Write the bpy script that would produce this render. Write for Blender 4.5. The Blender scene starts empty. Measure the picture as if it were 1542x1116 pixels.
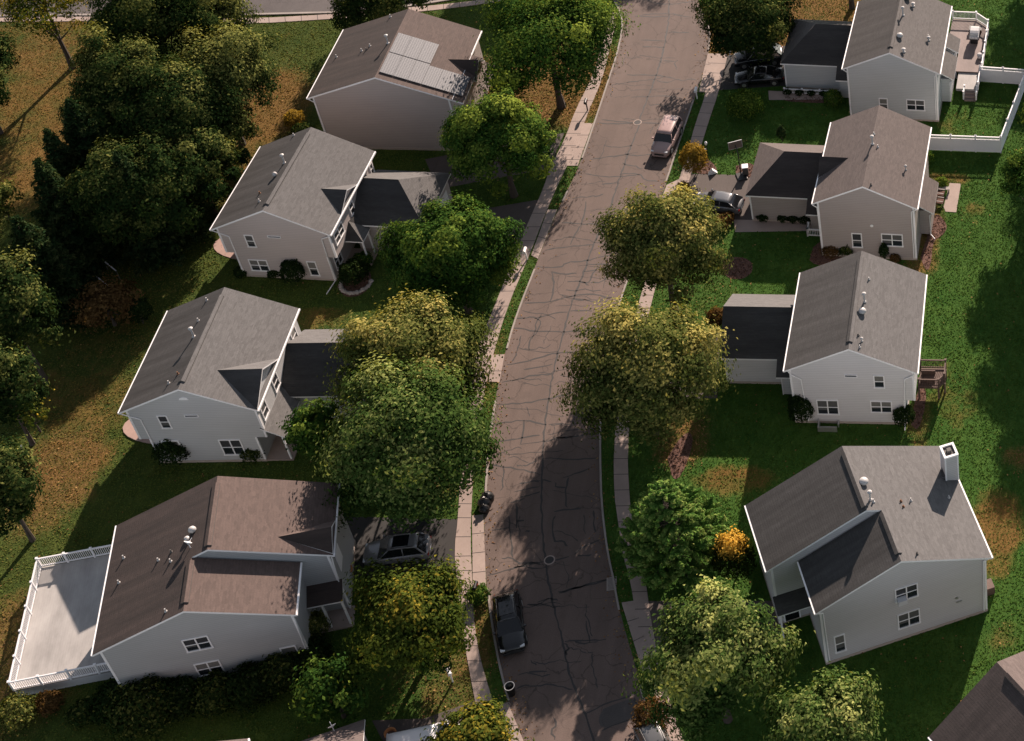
import bpy, math, random
import numpy as np
from mathutils import Vector, Matrix
PI = math.pi
R = math.radians
scene = bpy.context.scene
COL = scene.collection

# ---------------------------------------------------------------- camera
W0, H0 = 1542.0, 1116.0
FPX, PITCH, ROLL, CH = 2632.6, 0.691908, -0.003349, 107.76
PPX, PPY = 771 + 764.92, 558 - 443.51
cp, sp, cr, sr = math.cos(PITCH), math.sin(PITCH), math.cos(ROLL), math.sin(ROLL)
FWD = Vector((0, cp, -sp)); UP0 = Vector((0, sp, cp)); RT0 = Vector((1, 0, 0))
RT = cr * RT0 + sr * UP0
UPV = -sr * RT0 + cr * UP0
cam_d = bpy.data.cameras.new("camera")
cam_d.sensor_fit = 'HORIZONTAL'; cam_d.sensor_width = 36.0
cam_d.lens = FPX / W0 * 36.0
cam_d.shift_x = -(PPX - 771) / W0
cam_d.shift_y = (PPY - 558) / W0
cam_d.clip_start = 1.0; cam_d.clip_end = 6000
cam = bpy.data.objects.new("camera", cam_d); COL.objects.link(cam)
M = Matrix((RT, UPV, -FWD)).transposed().to_4x4(); M.translation = Vector((0, 0, CH))
cam.matrix_world = M
scene.camera = cam

def G(px, py, z=0.0):
    """survey: real-world point at height z that lies under a place read off the photograph"""
    d = FWD + (px - PPX) / FPX * RT - (py - PPY) / FPX * UPV
    t = (z - CH) / d.z
    return Vector((0, 0, CH)) + t * d

# ---------------------------------------------------------------- node helpers
def new_mat(name):
    m = bpy.data.materials.new(name); m.use_nodes = True
    nt = m.node_tree; b = nt.nodes["Principled BSDF"]
    return m, nt, b
def nd(nt, typ, **kw):
    n = nt.nodes.new(typ)
    for k, v in kw.items(): setattr(n, k, v)
    return n
def lk(nt, a, b): nt.links.new(a, b)
def mapping(nt, scale=(1, 1, 1), kind='Object', rot=(0, 0, 0)):
    tc = nd(nt, "ShaderNodeTexCoord"); mp = nd(nt, "ShaderNodeMapping")
    mp.inputs['Scale'].default_value = scale; mp.inputs['Rotation'].default_value = rot
    lk(nt, tc.outputs[kind], mp.inputs['Vector']); return mp.outputs[0]
def noise(nt, vec, scale, detail=4, rough=.55, dist=0.0):
    n = nd(nt, "ShaderNodeTexNoise"); n.inputs['Scale'].default_value = scale
    n.inputs['Detail'].default_value = detail; n.inputs['Roughness'].default_value = rough
    n.inputs['Distortion'].default_value = dist
    lk(nt, vec, n.inputs['Vector']); return n.outputs['Fac']
def ramp(nt, fac, stops):
    r = nd(nt, "ShaderNodeValToRGB"); e = r.color_ramp.elements
    while len(e) < len(stops): e.new(.5)
    for i, (p, c) in enumerate(stops):
        e[i].position = p
        e[i].color = (c, c, c, 1) if isinstance(c, (int, float)) else (*c, 1)
    lk(nt, fac, r.inputs[0]); return r.outputs[0]
def mix(nt, fac, a, b, mode='MIX'):
    m = nd(nt, "ShaderNodeMix", data_type='RGBA', blend_type=mode)
    for s, v in ((m.inputs[0], fac), (m.inputs[6], a), (m.inputs[7], b)):
        if isinstance(v, (int, float)): s.default_value = v
        elif isinstance(v, tuple): s.default_value = (*v, 1) if len(v) == 3 else v
        else: lk(nt, v, s)
    return m.outputs[2]
def math_n(nt, op, a, b=0.0):
    m = nd(nt, "ShaderNodeMath", operation=op)
    for s, v in ((m.inputs[0], a), (m.inputs[1], b)):
        if isinstance(v, (int, float)): s.default_value = v
        else: lk(nt, v, s)
    return m.outputs[0]
def bump(nt, b, h, strength, dist=.02):
    n = nd(nt, "ShaderNodeBump"); n.inputs['Strength'].default_value = strength; n.inputs['Distance'].default_value = dist
    lk(nt, h, n.inputs['Height']); lk(nt, n.outputs[0], b.inputs['Normal'])
def sc(c, k): return tuple(min(1, v * k) for v in c)

def plain(name, col, rough=.6, metal=0.0, var=.12, vs=3.0, coat=0.0, spec=.5):
    m, nt, b = new_mat(name)
    v = mapping(nt)
    f = noise(nt, v, vs, 5)
    c = mix(nt, f, sc(col, 1 - var), sc(col, 1 + var))
    lk(nt, c, b.inputs['Base Color'])
    b.inputs['Roughness'].default_value = rough; b.inputs['Metallic'].default_value = metal
    b.inputs['Coat Weight'].default_value = coat * .6; b.inputs['Coat Roughness'].default_value = .06
    b.inputs['Specular IOR Level'].default_value = spec
    return m

def shingle(name, col, streak=.5):
    """asphalt shingles: course lines by height, granule speckle, tab variation, weather streaks down the left slope, painted shade on near slopes"""
    m, nt, b = new_mat(name)
    v = mapping(nt)
    fine = noise(nt, v, 9, 3, .7)
    med = noise(nt, v, 1.6, 4)
    sx = nd(nt, "ShaderNodeSeparateXYZ"); lk(nt, v, sx.inputs[0])
    # tabs
    cz = math_n(nt, 'MULTIPLY', sx.outputs['Z'], 14.0)
    fr = math_n(nt, 'FRACT', cz)
    line = ramp(nt, fr, [(0, .62), (.22, 1.0), (1, .94)])
    vt = mapping(nt, (2.6, 2.6, 14.0))
    vor = nd(nt, "ShaderNodeTexVoronoi"); vor.inputs['Scale'].default_value = 1.0
    lk(nt, vt, vor.inputs['Vector'])
    tab = ramp(nt, vor.outputs['Color'], [(0, .8), (1, 1.2)])
    base = mix(nt, fine, sc(col, .72), sc(col, 1.25))
    base = mix(nt, 1.0, base, tab, 'MULTIPLY')
    base = mix(nt, .55, base, line, 'MULTIPLY')
    base = mix(nt, med, mix(nt, 1.0, base, (.86, .86, .86), 'MULTIPLY'), base)
    # algae / weather streaks running down the left slope (stretched along X)
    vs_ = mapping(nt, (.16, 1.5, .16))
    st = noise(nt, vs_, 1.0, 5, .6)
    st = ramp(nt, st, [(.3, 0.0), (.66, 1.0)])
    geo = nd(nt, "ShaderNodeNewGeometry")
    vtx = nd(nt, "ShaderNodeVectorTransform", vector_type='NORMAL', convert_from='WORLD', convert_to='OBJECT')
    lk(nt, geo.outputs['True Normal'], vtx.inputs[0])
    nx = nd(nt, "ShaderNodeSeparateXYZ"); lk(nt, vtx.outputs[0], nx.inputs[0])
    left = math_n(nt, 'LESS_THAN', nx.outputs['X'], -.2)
    near_shade = math_n(nt, 'MULTIPLY', math_n(nt, 'LESS_THAN', nx.outputs['Y'], -.2), .85)  # near-facing slopes: their shade is put into the colour
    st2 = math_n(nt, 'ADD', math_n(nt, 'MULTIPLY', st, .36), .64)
    st2 = math_n(nt, 'MULTIPLY', math_n(nt, 'ADD', math_n(nt, 'MULTIPLY', left, streak), near_shade), st2)
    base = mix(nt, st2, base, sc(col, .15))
    lk(nt, base, b.inputs['Base Color'])
    b.inputs['Roughness'].default_value = .88
    hh = math_n(nt, 'ADD', fine, math_n(nt, 'MULTIPLY', fr, -.8))
    bump(nt, b, hh, .5, .02)
    return m

def siding(name, col):
    m, nt, b = new_mat(name)
    v = mapping(nt)
    sx = nd(nt, "ShaderNodeSeparateXYZ"); lk(nt, v, sx.inputs[0])
    fr = math_n(nt, 'FRACT', math_n(nt, 'MULTIPLY', sx.outputs['Z'], 5.0))
    line = ramp(nt, fr, [(0, .5), (.2, 1.0), (1, .93)])
    f = noise(nt, mapping(nt, (.5, .5, 2.5)), .9, 5)
    c = mix(nt, f, sc(col, .9), sc(col, 1.06))
    c = mix(nt, .8, c, line, 'MULTIPLY')
    # rain grime near the foundation and vertical runs
    g = noise(nt, mapping(nt, (3, 3, .22)), 1.0, 4)
    low = ramp(nt, sx.outputs['Z'], [(0.1, 1.0), (.9, 0.0)])
    gm = math_n(nt, 'MULTIPLY', low, g)
    c = mix(nt, math_n(nt, 'MULTIPLY', gm, .5), c, sc(col, .55))
    lk(nt, c, b.inputs['Base Color']); b.inputs['Roughness'].default_value = .55
    bump(nt, b, fr, .35, .015)
    return m

def glass(name, col=(.012, .015, .018), rough=.06):
    m, nt, b = new_mat(name)
    f = noise(nt, mapping(nt), 1.2, 2)
    lk(nt, mix(nt, f, col, sc(col, 2.2)), b.inputs['Base Color'])
    b.inputs['Roughness'].default_value = rough; b.inputs['Specular IOR Level'].default_value = .5
    return m

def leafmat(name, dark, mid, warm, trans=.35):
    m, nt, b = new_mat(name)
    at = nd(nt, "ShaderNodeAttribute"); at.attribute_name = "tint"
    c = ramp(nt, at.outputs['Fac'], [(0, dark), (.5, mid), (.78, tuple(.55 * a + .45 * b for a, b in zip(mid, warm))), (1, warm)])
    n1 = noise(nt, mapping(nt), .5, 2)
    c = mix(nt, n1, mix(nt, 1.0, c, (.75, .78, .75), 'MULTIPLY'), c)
    out = nt.nodes["Material Output"]
    nt.nodes.remove(b)
    d = nd(nt, "ShaderNodeBsdfDiffuse"); t = nd(nt, "ShaderNodeBsdfTranslucent"); g = nd(nt, "ShaderNodeBsdfGlossy")
    g.inputs['Roughness'].default_value = .45; g.inputs['Color'].default_value = (1, 1, 1, 1)
    lk(nt, c, d.inputs[0]); lk(nt, mix(nt, 1.0, c, (1.25, 1.15, .55), 'MULTIPLY'), t.inputs[0])
    m1 = nd(nt, "ShaderNodeMixShader"); m1.inputs[0].default_value = trans
    lk(nt, d.outputs[0], m1.inputs[1]); lk(nt, t.outputs[0], m1.inputs[2])
    m2 = nd(nt, "ShaderNodeMixShader"); m2.inputs[0].default_value = .0
    lk(nt, m1.outputs[0], m2.inputs[1]); lk(nt, g.outputs[0], m2.inputs[2])
    lk(nt, m2.outputs[0], out.inputs[0])
    return m

MT = {}
MT['white'] = plain('white_trim', (.80, .80, .81), .5, var=.06)
MT['grey_trim'] = plain('aluminium_trim', (.55, .56, .58), .5)  # even mid-grey base colour
MT['glass'] = glass('window_glass')
MT['blind'] = plain('window_blind', (.10, .10, .10), .12, var=.3, vs=6)
MT['concrete_base'] = plain('foundation_concrete', (.36, .31, .27), .9, var=.2)
MT['black'] = plain('black_plastic', (.012, .012, .013), .45)
MT['bag'] = plain('black_bag_film', (.008, .008, .009), .3, var=.4)
MT['rubber'] = plain('tyre_rubber', (.012, .012, .012), .85)
MT['metal'] = plain('galvanised_metal', (.5, .5, .5), .4, .8)
MT['vent'] = plain('vent_pipe_white', (.42, .41, .40), .5)
MT['cap'] = plain('vent_dark', (.08, .075, .07), .7)
MT['rust'] = plain('rusty_pipe', (.17, .08, .04), .8)
MT['brown_wood'] = plain('brown_stained_wood', (.10, .062, .05), .75, var=.25, vs=5)
MT['greywood'] = plain('composite_deck_boards', (.20, .155, .145), .7, var=.2, vs=5)
MT['palefloor'] = plain('pale_deck_coating', (.33, .32, .315), .75, var=.26, vs=.55)
def boards(name, col):
    m, nt, b = new_mat(name); v = mapping(nt); sx = nd(nt, "ShaderNodeSeparateXYZ"); lk(nt, v, sx.inputs[0])
    fr = math_n(nt, 'FRACT', math_n(nt, 'MULTIPLY', sx.outputs['X'], 6.0)); ln = ramp(nt, fr, [(0, .72), (.1, 1), (1, .97)])
    st = noise(nt, mapping(nt, (.9, .35, 1)), .9, 6, .65); c = mix(nt, ramp(nt, st, [(.3, 0), (.72, 1)]), sc(col, .68), sc(col, 1.12))
    lk(nt, mix(nt, .7, c, ln, 'MULTIPLY'), b.inputs['Base Color']); b.inputs['Roughness'].default_value = .75; return m
MT['palefloor'] = boards('pale_deck_boards', (.37, .36, .35)); MT['greywood'] = boards('composite_deck_boards', (.21, .165, .155))
MT['vinyl'] = plain('white_vinyl', (.72, .72, .74), .45, var=.05)
MT['bark'] = plain('tree_bark', (.055, .042, .034), .95, var=.4, vs=6)
MT['mulch'] = plain('bark_mulch', (.105, .056, .043), 1, var=.85, vs=5)
MT['stone'] = plain('field_stone', (.30, .27, .25), .9, var=.35, vs=5)
MT['terracotta'] = plain('terracotta', (.42, .17, .06), .8)
def solar():
    m, nt, b = new_mat('solar_panel_glass'); v = mapping(nt, rot=(0, 0, 0))
    br = nd(nt, "ShaderNodeTexBrick"); br.offset = 0; br.inputs['Scale'].default_value = 1.0; br.inputs['Mortar Size'].default_value = .012
    br.inputs['Brick Width'].default_value = .19; br.inputs['Row Height'].default_value = .19
    br.inputs['Color1'].default_value = (.05, .06, .075, 1); br.inputs['Color2'].default_value = (.062, .072, .088, 1); br.inputs['Mortar'].default_value = (.22, .22, .23, 1)
    lk(nt, v, br.inputs['Vector']); lk(nt, br.outputs[0], b.inputs['Base Color']); b.inputs['Roughness'].default_value = .55; b.inputs['Specular IOR Level'].default_value = .22
    return m
MT['solar'] = solar()
MT['solarframe'] = plain('panel_frame', (.6, .6, .62), .35, .6)
MT['iron'] = plain('cast_iron_cover', (.20, .175, .165), .7, .3)
MT['seal'] = plain('crack_sealant', (.022, .02, .02), .6)
MT['chrome'] = plain('bright_metal', (.7, .7, .72), .2, .9, var=.03)
MT['redlamp'] = plain('tail_lamp', (.25, .01, .01), .15)
MT['lamp'] = plain('head_lamp', (.6, .62, .65), .08)
MT['cover'] = plain('grey_canvas_cover', (.45, .45, .46), .85, var=.15, vs=3)
MT['interior'] = plain('car_glass', (.009, .01, .012), .05, var=.3, vs=1.5, spec=.6)

# ---------------------------------------------------------------- object helpers
def tag(o, label=None, cat=None, group=None, kind=None):
    if label: o['label'] = label
    if cat: o['category'] = cat
    if group: o['group'] = group
    if kind: o['kind'] = kind
    return o
def empty(name, loc, rz=0.0, label=None, cat=None, group=None):
    o = bpy.data.objects.new(name, None); COL.objects.link(o)
    o.location = loc; o.rotation_euler = (0, 0, rz); o.empty_display_size = .3
    return tag(o, label, cat, group)

class MB:
    def __init__(s): s.v = []; s.f = []; s.mi = []; s.m = 0; s.sm = False
    def face(s, pts):
        i = len(s.v); s.v += [tuple(p) for p in pts]; s.f.append(tuple(range(i, i + len(pts)))); s.mi.append(s.m); return s
    def box(s, a, b, T=None):
        x0, y0, z0 = a; x1, y1, z1 = b
        if x0 > x1: x0, x1 = x1, x0
        if y0 > y1: y0, y1 = y1, y0
        if z0 > z1: z0, z1 = z1, z0
        p = [(x0, y0, z0), (x1, y0, z0), (x1, y1, z0), (x0, y1, z0), (x0, y0, z1), (x1, y0, z1), (x1, y1, z1), (x0, y1, z1)]
        if T: p = [tuple(T @ Vector(q)) for q in p]
        i = len(s.v); s.v += p
        for f in ((3, 2, 1, 0), (4, 5, 6, 7), (0, 1, 5, 4), (1, 2, 6, 5), (2, 3, 7, 6), (3, 0, 4, 7)):
            s.f.append(tuple(i + k for k in f)); s.mi.append(s.m)
        return s
    def slab(s, poly, t=.17, top=0, side=1):
        """planar polygon (counter-clockwise from above) with thickness t straight down"""
        n = len(poly); i = len(s.v)
        s.v += [tuple(p) for p in poly] + [(p[0], p[1], p[2] - t) for p in poly]
        s.f.append(tuple(range(i, i + n))); s.mi.append(top)
        s.f.append(tuple(range(i + 2 * n - 1, i + n - 1, -1))); s.mi.append(side)
        for k in range(n):
            j = (k + 1) % n
            s.f.append((i + k, i + n + k, i + n + j, i + j)); s.mi.append(side)
        return s
    def prism(s, poly, z0, z1):
        n = len(poly); i = len(s.v)
        s.v += [(p[0], p[1], z0) for p in poly] + [(p[0], p[1], z1) for p in poly]
        s.f.append(tuple(range(i + n - 1, i - 1, -1))); s.f.append(tuple(range(i + n, i + 2 * n)))
        s.mi += [s.m, s.m]
        for k in range(n):
            j = (k + 1) % n
            s.f.append((i + k, i + j, i + n + j, i + n + k)); s.mi.append(s.m)
        return s
    def extrude_v(s, poly, v0, v1):
        """polygon in the u-z plane extruded along v"""
        n = len(poly); i = len(s.v)
        s.v += [(p[0], v0, p[1]) for p in poly] + [(p[0], v1, p[1]) for p in poly]
        s.f.append(tuple(range(i, i + n))); s.f.append(tuple(range(i + 2 * n - 1, i + n - 1, -1))); s.mi += [s.m, s.m]
        for k in range(n):
            j = (k + 1) % n
            s.f.append((i + k, i + n + k, i + n + j, i + j)); s.mi.append(s.m)
        return s
    def tube(s, p0, p1, r0, r1=None, n=8, caps=True):
        r1 = r0 if r1 is None else r1
        p0 = Vector(p0); p1 = Vector(p1); d = (p1 - p0)
        if d.length < 1e-6: return s
        d.normalize(); a = d.orthogonal().normalized(); b = d.cross(a); i = len(s.v)
        for p, r in ((p0, r0), (p1, r1)):
            for k in range(n):
                t = 2 * PI * k / n; s.v.append(tuple(p + r * (math.cos(t) * a + math.sin(t) * b)))
        for k in range(n):
            j = (k + 1) % n; s.f.append((i + k, i + j, i + n + j, i + n + k)); s.mi.append(s.m)
        if caps:
            s.f.append(tuple(range(i + n - 1, i - 1, -1))); s.f.append(tuple(range(i + n, i + 2 * n))); s.mi += [s.m, s.m]
        return s
    def lathe(s, prof, c=(0, 0, 0), n=14, squash=(1, 1), cap=True):
        i = len(s.v); m = len(prof)
        for r, z in prof:
            for k in range(n):
                t = 2 * PI * k / n; s.v.append((c[0] + r * math.cos(t) * squash[0], c[1] + r * math.sin(t) * squash[1], c[2] + z))
        for a in range(m - 1):
            for k in range(n):
                j = (k + 1) % n
                s.f.append((i + a * n + k, i + a * n + j, i + (a + 1) * n + j, i + (a + 1) * n + k)); s.mi.append(s.m)
        if cap: s.f.append(tuple(range(i + n - 1, i - 1, -1))); s.f.append(tuple(range(i + (m - 1) * n, i + m * n))); s.mi += [s.m, s.m]
        return s
    def build(s, name, mats, parent=None, loc=(0, 0, 0), smooth=False, bevel=0.0, label=None):
        me = bpy.data.meshes.new(name); me.from_pydata(s.v, [], s.f); me.update()
        if not isinstance(mats, (list, tuple)): mats = [mats]
        for m in mats: me.materials.append(m)
        me.polygons.foreach_set('material_index', [min(k, len(mats) - 1) for k in s.mi])
        if smooth: me.polygons.foreach_set('use_smooth', [True] * len(me.polygons))
        o = bpy.data.objects.new(name, me); COL.objects.link(o); o.location = loc
        if parent: o.parent = parent
        if bevel:
            bm = o.modifiers.new('bevel', 'BEVEL'); bm.width = bevel; bm.segments = 2; bm.limit_method = 'ANGLE'
        if label: o['label'] = label
        return o

def copy_tree(o, parent=None):
    c = o.copy(); COL.objects.link(c)
    if parent: c.parent = parent
    for ch in o.children: copy_tree(ch, c)
    return c

# ---------------------------------------------------------------- ground
def dense(pts, step=1.5):
    out = []
    for a, b in zip(pts[:-1], pts[1:]):
        n = max(1, int((b - a).length / step))
        for k in range(n): out.append(a.lerp(b, k / n))
    out.append(pts[-1]); return out
def smooth_line(pts, it=2):
    p = [Vector(q) for q in pts]
    for _ in range(it):
        q = [p[0]]
        for a, b in zip(p[:-1], p[1:]): q += [a.lerp(b, .25), a.lerp(b, .75)]
        q.append(p[-1]); p = q
    return p
def gl(pix): return [G(x, y) for x, y in pix]
def resample(pts, n):
    d = [0]
    for a, b in zip(pts[:-1], pts[1:]): d.append(d[-1] + (b - a).length)
    out = []; j = 0
    for k in range(n):
        t = d[-1] * k / (n - 1)
        while j < len(pts) - 2 and d[j + 1] < t: j += 1
        seg = d[j + 1] - d[j]
        out.append(pts[j].lerp(pts[j + 1], 0 if seg < 1e-9 else (t - d[j]) / seg))
    return out
EXCL = []
def band(l1, l2, z, thick=0.0, n=120):
    """sheet (or slab) between two lines"""
    a = resample(l1, n); b = resample(l2, n); mb = MB(); EXCL.append([(p.x, p.y) for p in a] + [(p.x, p.y) for p in b[::-1]])
    for k in range(n - 1):
        q = [a[k], b[k], b[k + 1], a[k + 1]]
        mb.face([(p.x, p.y, z) for p in q])
        if thick:
            mb.face([(a[k].x, a[k].y, z), (a[k + 1].x, a[k + 1].y, z), (a[k + 1].x, a[k + 1].y, z - thick), (a[k].x, a[k].y, z - thick)])
            mb.face([(b[k + 1].x, b[k + 1].y, z), (b[k].x, b[k].y, z), (b[k].x, b[k].y, z - thick), (b[k + 1].x, b[k + 1].y, z - thick)])
    if thick:
        for p, q in ((a[0], b[0]), (b[-1], a[-1])):
            mb.face([(p.x, p.y, z), (p.x, p.y, z - thick), (q.x, q.y, z - thick), (q.x, q.y, z)])
    return mb
def offset(pts, d):
    out = []
    for k, p in enumerate(pts):
        a = pts[max(0, k - 1)]; b = pts[min(len(pts) - 1, k + 1)]
        t = (b - a).normalized(); out.append(p + Vector((t.y, -t.x, 0)) * d)
    return out

# dry / leaf-littered lawn areas: (px, py, rx_m, ry_m, dryness, litter)
DRY = [(60, 150, 5, 7, .85, .15), (95, 220, 4, 9, .9, .2), (30, 260, 6, 6, .8, .2), (410, 160, 4, 6, 1, .5), (370, 235, 3, 4.4, .8, .2),
       (340, 290, 4, 3, .7, .3), (135, 610, 3.4, 4, .65, .2), (80, 720, 3.5, 5, .8, 1), (105, 690, 3.4, 2.6, .85, .5), (60, 590, 2.6, 3, .6, .2), (170, 520, 4, 3, .5, .2),
       (230, 440, 4, 3, .35, .1), (850, 130, 7, 6, 1, 1), (780, 150, 6, 5, .9, 1), (890, 110, 3, 5, 1, 1), (740, 120, 5, 4, .8, .8), (1130, 45, 7, 6, 1, 1), (1230, 15, 7, 4, 1, .8),
       (1105, 722, 3.2, 1.4, .85, .1), (1085, 750, 2.4, 2, .3, .1), (1030, 660, 2.2, 3, .8, 1), (1435, 185, 2.4, 2.4, .5, .2), (1470, 160, 3, 2, .2, .05),
       (1440, 600, 2.2, 3.4, .6, .2), (1415, 560, 1.5, 2.4, .45, .2), (1503, 790, 2.0, 3.2, 1, .15), (1498, 835, 1.6, 2.4, .8, .15), (1510, 960, 1.2, 1.6, .55, .5),
       (1468, 320, 1.0, 1.8, .65, .3), (1420, 270, 2.5, 1, .9, .3), (1540, 690, 1.5, 1.2, .7, 1), (725, 960, 1.3, 7, .75, .4), (690, 1010, 2.6, 6, .7, .7),
       (665, 970, 3, 5, .6, .6), (750, 530, .8, 3, .6, .2), (770, 460, .8, 4, .4, .2), (880, 150, 1.5, 5, .9, 1), (1065, 170, 2, 6, .15, .1),
       (1125, 215, 2, 2, .4, .3), (1100, 440, 1.5, 2, .4, .3), (1400, 330, 1.4, 5, .85, .9), (1390, 380, 1.5, 3, .8, .9), (1385, 640, 1.2, 3, .8, .5),
       (20, 1000, 5, 6, .8, .9), (480, 480, 3, 1.5, .7, .3), (700, 640, 2, 8, .6, .8), (1060, 420, 4, 6, .3, .4), (20, 60, 8, 6, .7, .3), (110, 70, 6, 6, .9, .5), (0, 170, 7, 8, .4, .2)]
def ground():
    xs = np.concatenate([[-3000, -900, -300, -170, -140], np.arange(-125, 14.01, .7), [25, 45, 90, 300, 900, 3000]])
    ys = np.concatenate([[-1500, -400, -60, 20, 38], np.arange(44, 172.01, .7), [180, 200, 240, 320, 900, 4000]])
    X, Y = np.meshgrid(xs, ys); nx, ny = len(xs), len(ys)
    v = np.stack([X.ravel(), Y.ravel(), np.zeros(X.size)], -1)
    idx = np.arange(nx * ny).reshape(ny, nx)
    f = np.stack([idx[:-1, :-1], idx[:-1, 1:], idx[1:, 1:], idx[1:, :-1]], -1).reshape(-1, 4)
    me = bpy.data.meshes.new('lawn'); me.from_pydata(v.tolist(), [], f.tolist()); me.update()
    dry = np.zeros(len(v)); lit = np.zeros(len(v))
    for px, py, rx, ry, d, l in DRY:
        c = G(px, py); q = ((v[:, 0] - c.x) / rx) ** 2 + ((v[:, 1] - c.y) / ry) ** 2
        w = np.clip(1.35 - np.sqrt(q), 0, 1); w = np.clip(w * 1.6, 0, 1)
        dry = np.maximum(dry, w * d); lit = np.maximum(lit, w * l)
    # left lawns are olive, right lawns a fresher green
    fresh = np.clip((v[:, 0] + 72) / 45, 0, 1)
    for nme, arr in (('dry', dry), ('litter', lit), ('fresh', fresh)):
        a = me.attributes.new(nme, 'FLOAT', 'POINT'); a.data.foreach_set('value', arr.astype(np.float32))
    m, nt, b = new_mat('lawn_grass')
    def attr(n):
        a = nd(nt, "ShaderNodeAttribute"); a.attribute_name = n; return a.outputs['Fac']
    v0 = mapping(nt)
    big = noise(nt, v0, .09, 5, .6, .4); med = noise(nt, v0, .55, 6, .65); fine = noise(nt, v0, 4.5, 5, .75, .6); tuft = noise(nt, mapping(nt, (1, .35, 1), rot=(0, 0, .4)), 2.6, 6, .8, 1.2)
    g1 = mix(nt, attr('fresh'), (.036, .064, .014), (.030, .088, .015))
    g2 = mix(nt, attr('fresh'), (.078, .096, .023), (.064, .130, .026))
    gr = mix(nt, ramp(nt, med, [(.3, 0), (.7, 1)]), g1, g2)
    gr = mix(nt, ramp(nt, tuft, [(.35, 0.0), (.75, 1.0)]), mix(nt, 1.0, gr, (.62, .68, .6), 'MULTIPLY'), mix(nt, 1.0, gr, (1.35, 1.25, 1.2), 'MULTIPLY'))
    dcol = mix(nt, ramp(nt, tuft, [(.3, 0), (.7, 1)]), (.095, .055, .016), (.190, .116, .036))
    dm = math_n(nt, 'ADD', attr('dry'), math_n(nt, 'MULTIPLY', math_n(nt, 'SUBTRACT', med, .5), 1.3))
    dm = math_n(nt, 'ADD', dm, math_n(nt, 'MULTIPLY', math_n(nt, 'SUBTRACT', tuft, .5), .8))
    dm = math_n(nt, 'ADD', dm, math_n(nt, 'MULTIPLY', math_n(nt, 'SUBTRACT', big, .5), .9))
    dmr = ramp(nt, dm, [(.42, 0), (1.0, 1)])
    c = mix(nt, dmr, gr, dcol)
    lf = ramp(nt, noise(nt, v0, 7.5, 3, .8), [(.55, 0), (.62, 1)])
    lm = math_n(nt, 'MULTIPLY', lf, ramp(nt, math_n(nt, 'ADD', attr('litter'), math_n(nt, 'MULTIPLY', math_n(nt, 'SUBTRACT', med, .5), .9)), [(.25, 0), (.8, 1)]))
    c = mix(nt, lm, c, mix(nt, fine, (.17, .085, .042), (.29, .165, .095)))
    lk(nt, c, b.inputs['Base Color']); b.inputs['Roughness'].default_value = 1; b.inputs['Specular IOR Level'].default_value = .1
    bump(nt, b, math_n(nt, 'ADD', math_n(nt, 'MULTIPLY', tuft, 1.0), math_n(nt, 'MULTIPLY', fine, .8)), .9, .12)
    me.materials.append(m); globals()['LAWN'] = (xs, ys, dry.reshape(ny, nx), lit.reshape(ny, nx), fresh.reshape(ny, nx))
    o = bpy.data.objects.new('lawn', me); COL.objects.link(o); tag(o, kind='structure')
ground()

# ---------------------------------------------------------------- roads, walks, drives
def asphalt(name, col, mottled=.5):
    m, nt, b = new_mat(name); v = mapping(nt)
    big = noise(nt, v, .12, 5, .6); med = noise(nt, v, .8, 6, .7); fine = noise(nt, v, 14, 3, .8)
    c = mix(nt, ramp(nt, big, [(.3, 0), (.7, 1)]), sc(col, .86), sc(col, 1.12))
    c = mix(nt, ramp(nt, med, [(.3, 0), (.75, 1)]), mix(nt, 1.0, c, (.86, .86, .87), 'MULTIPLY'), c)
    c = mix(nt, ramp(nt, fine, [(.25, 0), (.8, 1)]), mix(nt, 1.0, c, (.7, .7, .7), 'MULTIPLY'), mix(nt, 1.0, c, (1.25, 1.23, 1.2), 'MULTIPLY'))
    lane = noise(nt, mapping(nt, (.9, .035, 1), rot=(0, 0, R(-6))), 1.0, 4, .6)
    c = mix(nt, ramp(nt, lane, [(.35, 0), (.7, 1)]), mix(nt, 1.0, c, (.80, .79, .78), 'MULTIPLY'), c)
    oil = ramp(nt, noise(nt, v, .5, 2, .5), [(.66, 0), (.76, .35)])
    c = mix(nt, oil, c, sc(col, .45))
    # hairline cracking
    vd = nd(nt, "ShaderNodeVectorMath", operation='ADD'); lk(nt, v, vd.inputs[0])
    nz = nd(nt, "ShaderNodeTexNoise"); nz.inputs['Scale'].default_value = .7; nz.inputs['Detail'].default_value = 4
    lk(nt, v, nz.inputs['Vector']); vm = nd(nt, "ShaderNodeVectorMath", operation='SCALE'); vm.inputs['Scale'].default_value = 1.6
    lk(nt, nz.outputs['Color'], vm.inputs[0]); lk(nt, vm.outputs[0], vd.inputs[1])
    vor = nd(nt, "ShaderNodeTexVoronoi", feature='DISTANCE_TO_EDGE'); vor.inputs['Scale'].default_value = .42
    lk(nt, vd.outputs[0], vor.inputs['Vector'])
    cr_ = ramp(nt, vor.outputs['Distance'], [(0.0, 1), (.022, 0)])
    pm = ramp(nt, noise(nt, v, .22, 3), [(.38, 0), (.55, 1)])
    c = mix(nt, math_n(nt, 'MULTIPLY', math_n(nt, 'MULTIPLY', cr_, pm), mottled), c, sc(col, .3))
    lk(nt, c, b.inputs['Base Color']); b.inputs['Roughness'].default_value = .85
    bump(nt, b, fine, .35, .01)
    return m
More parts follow.
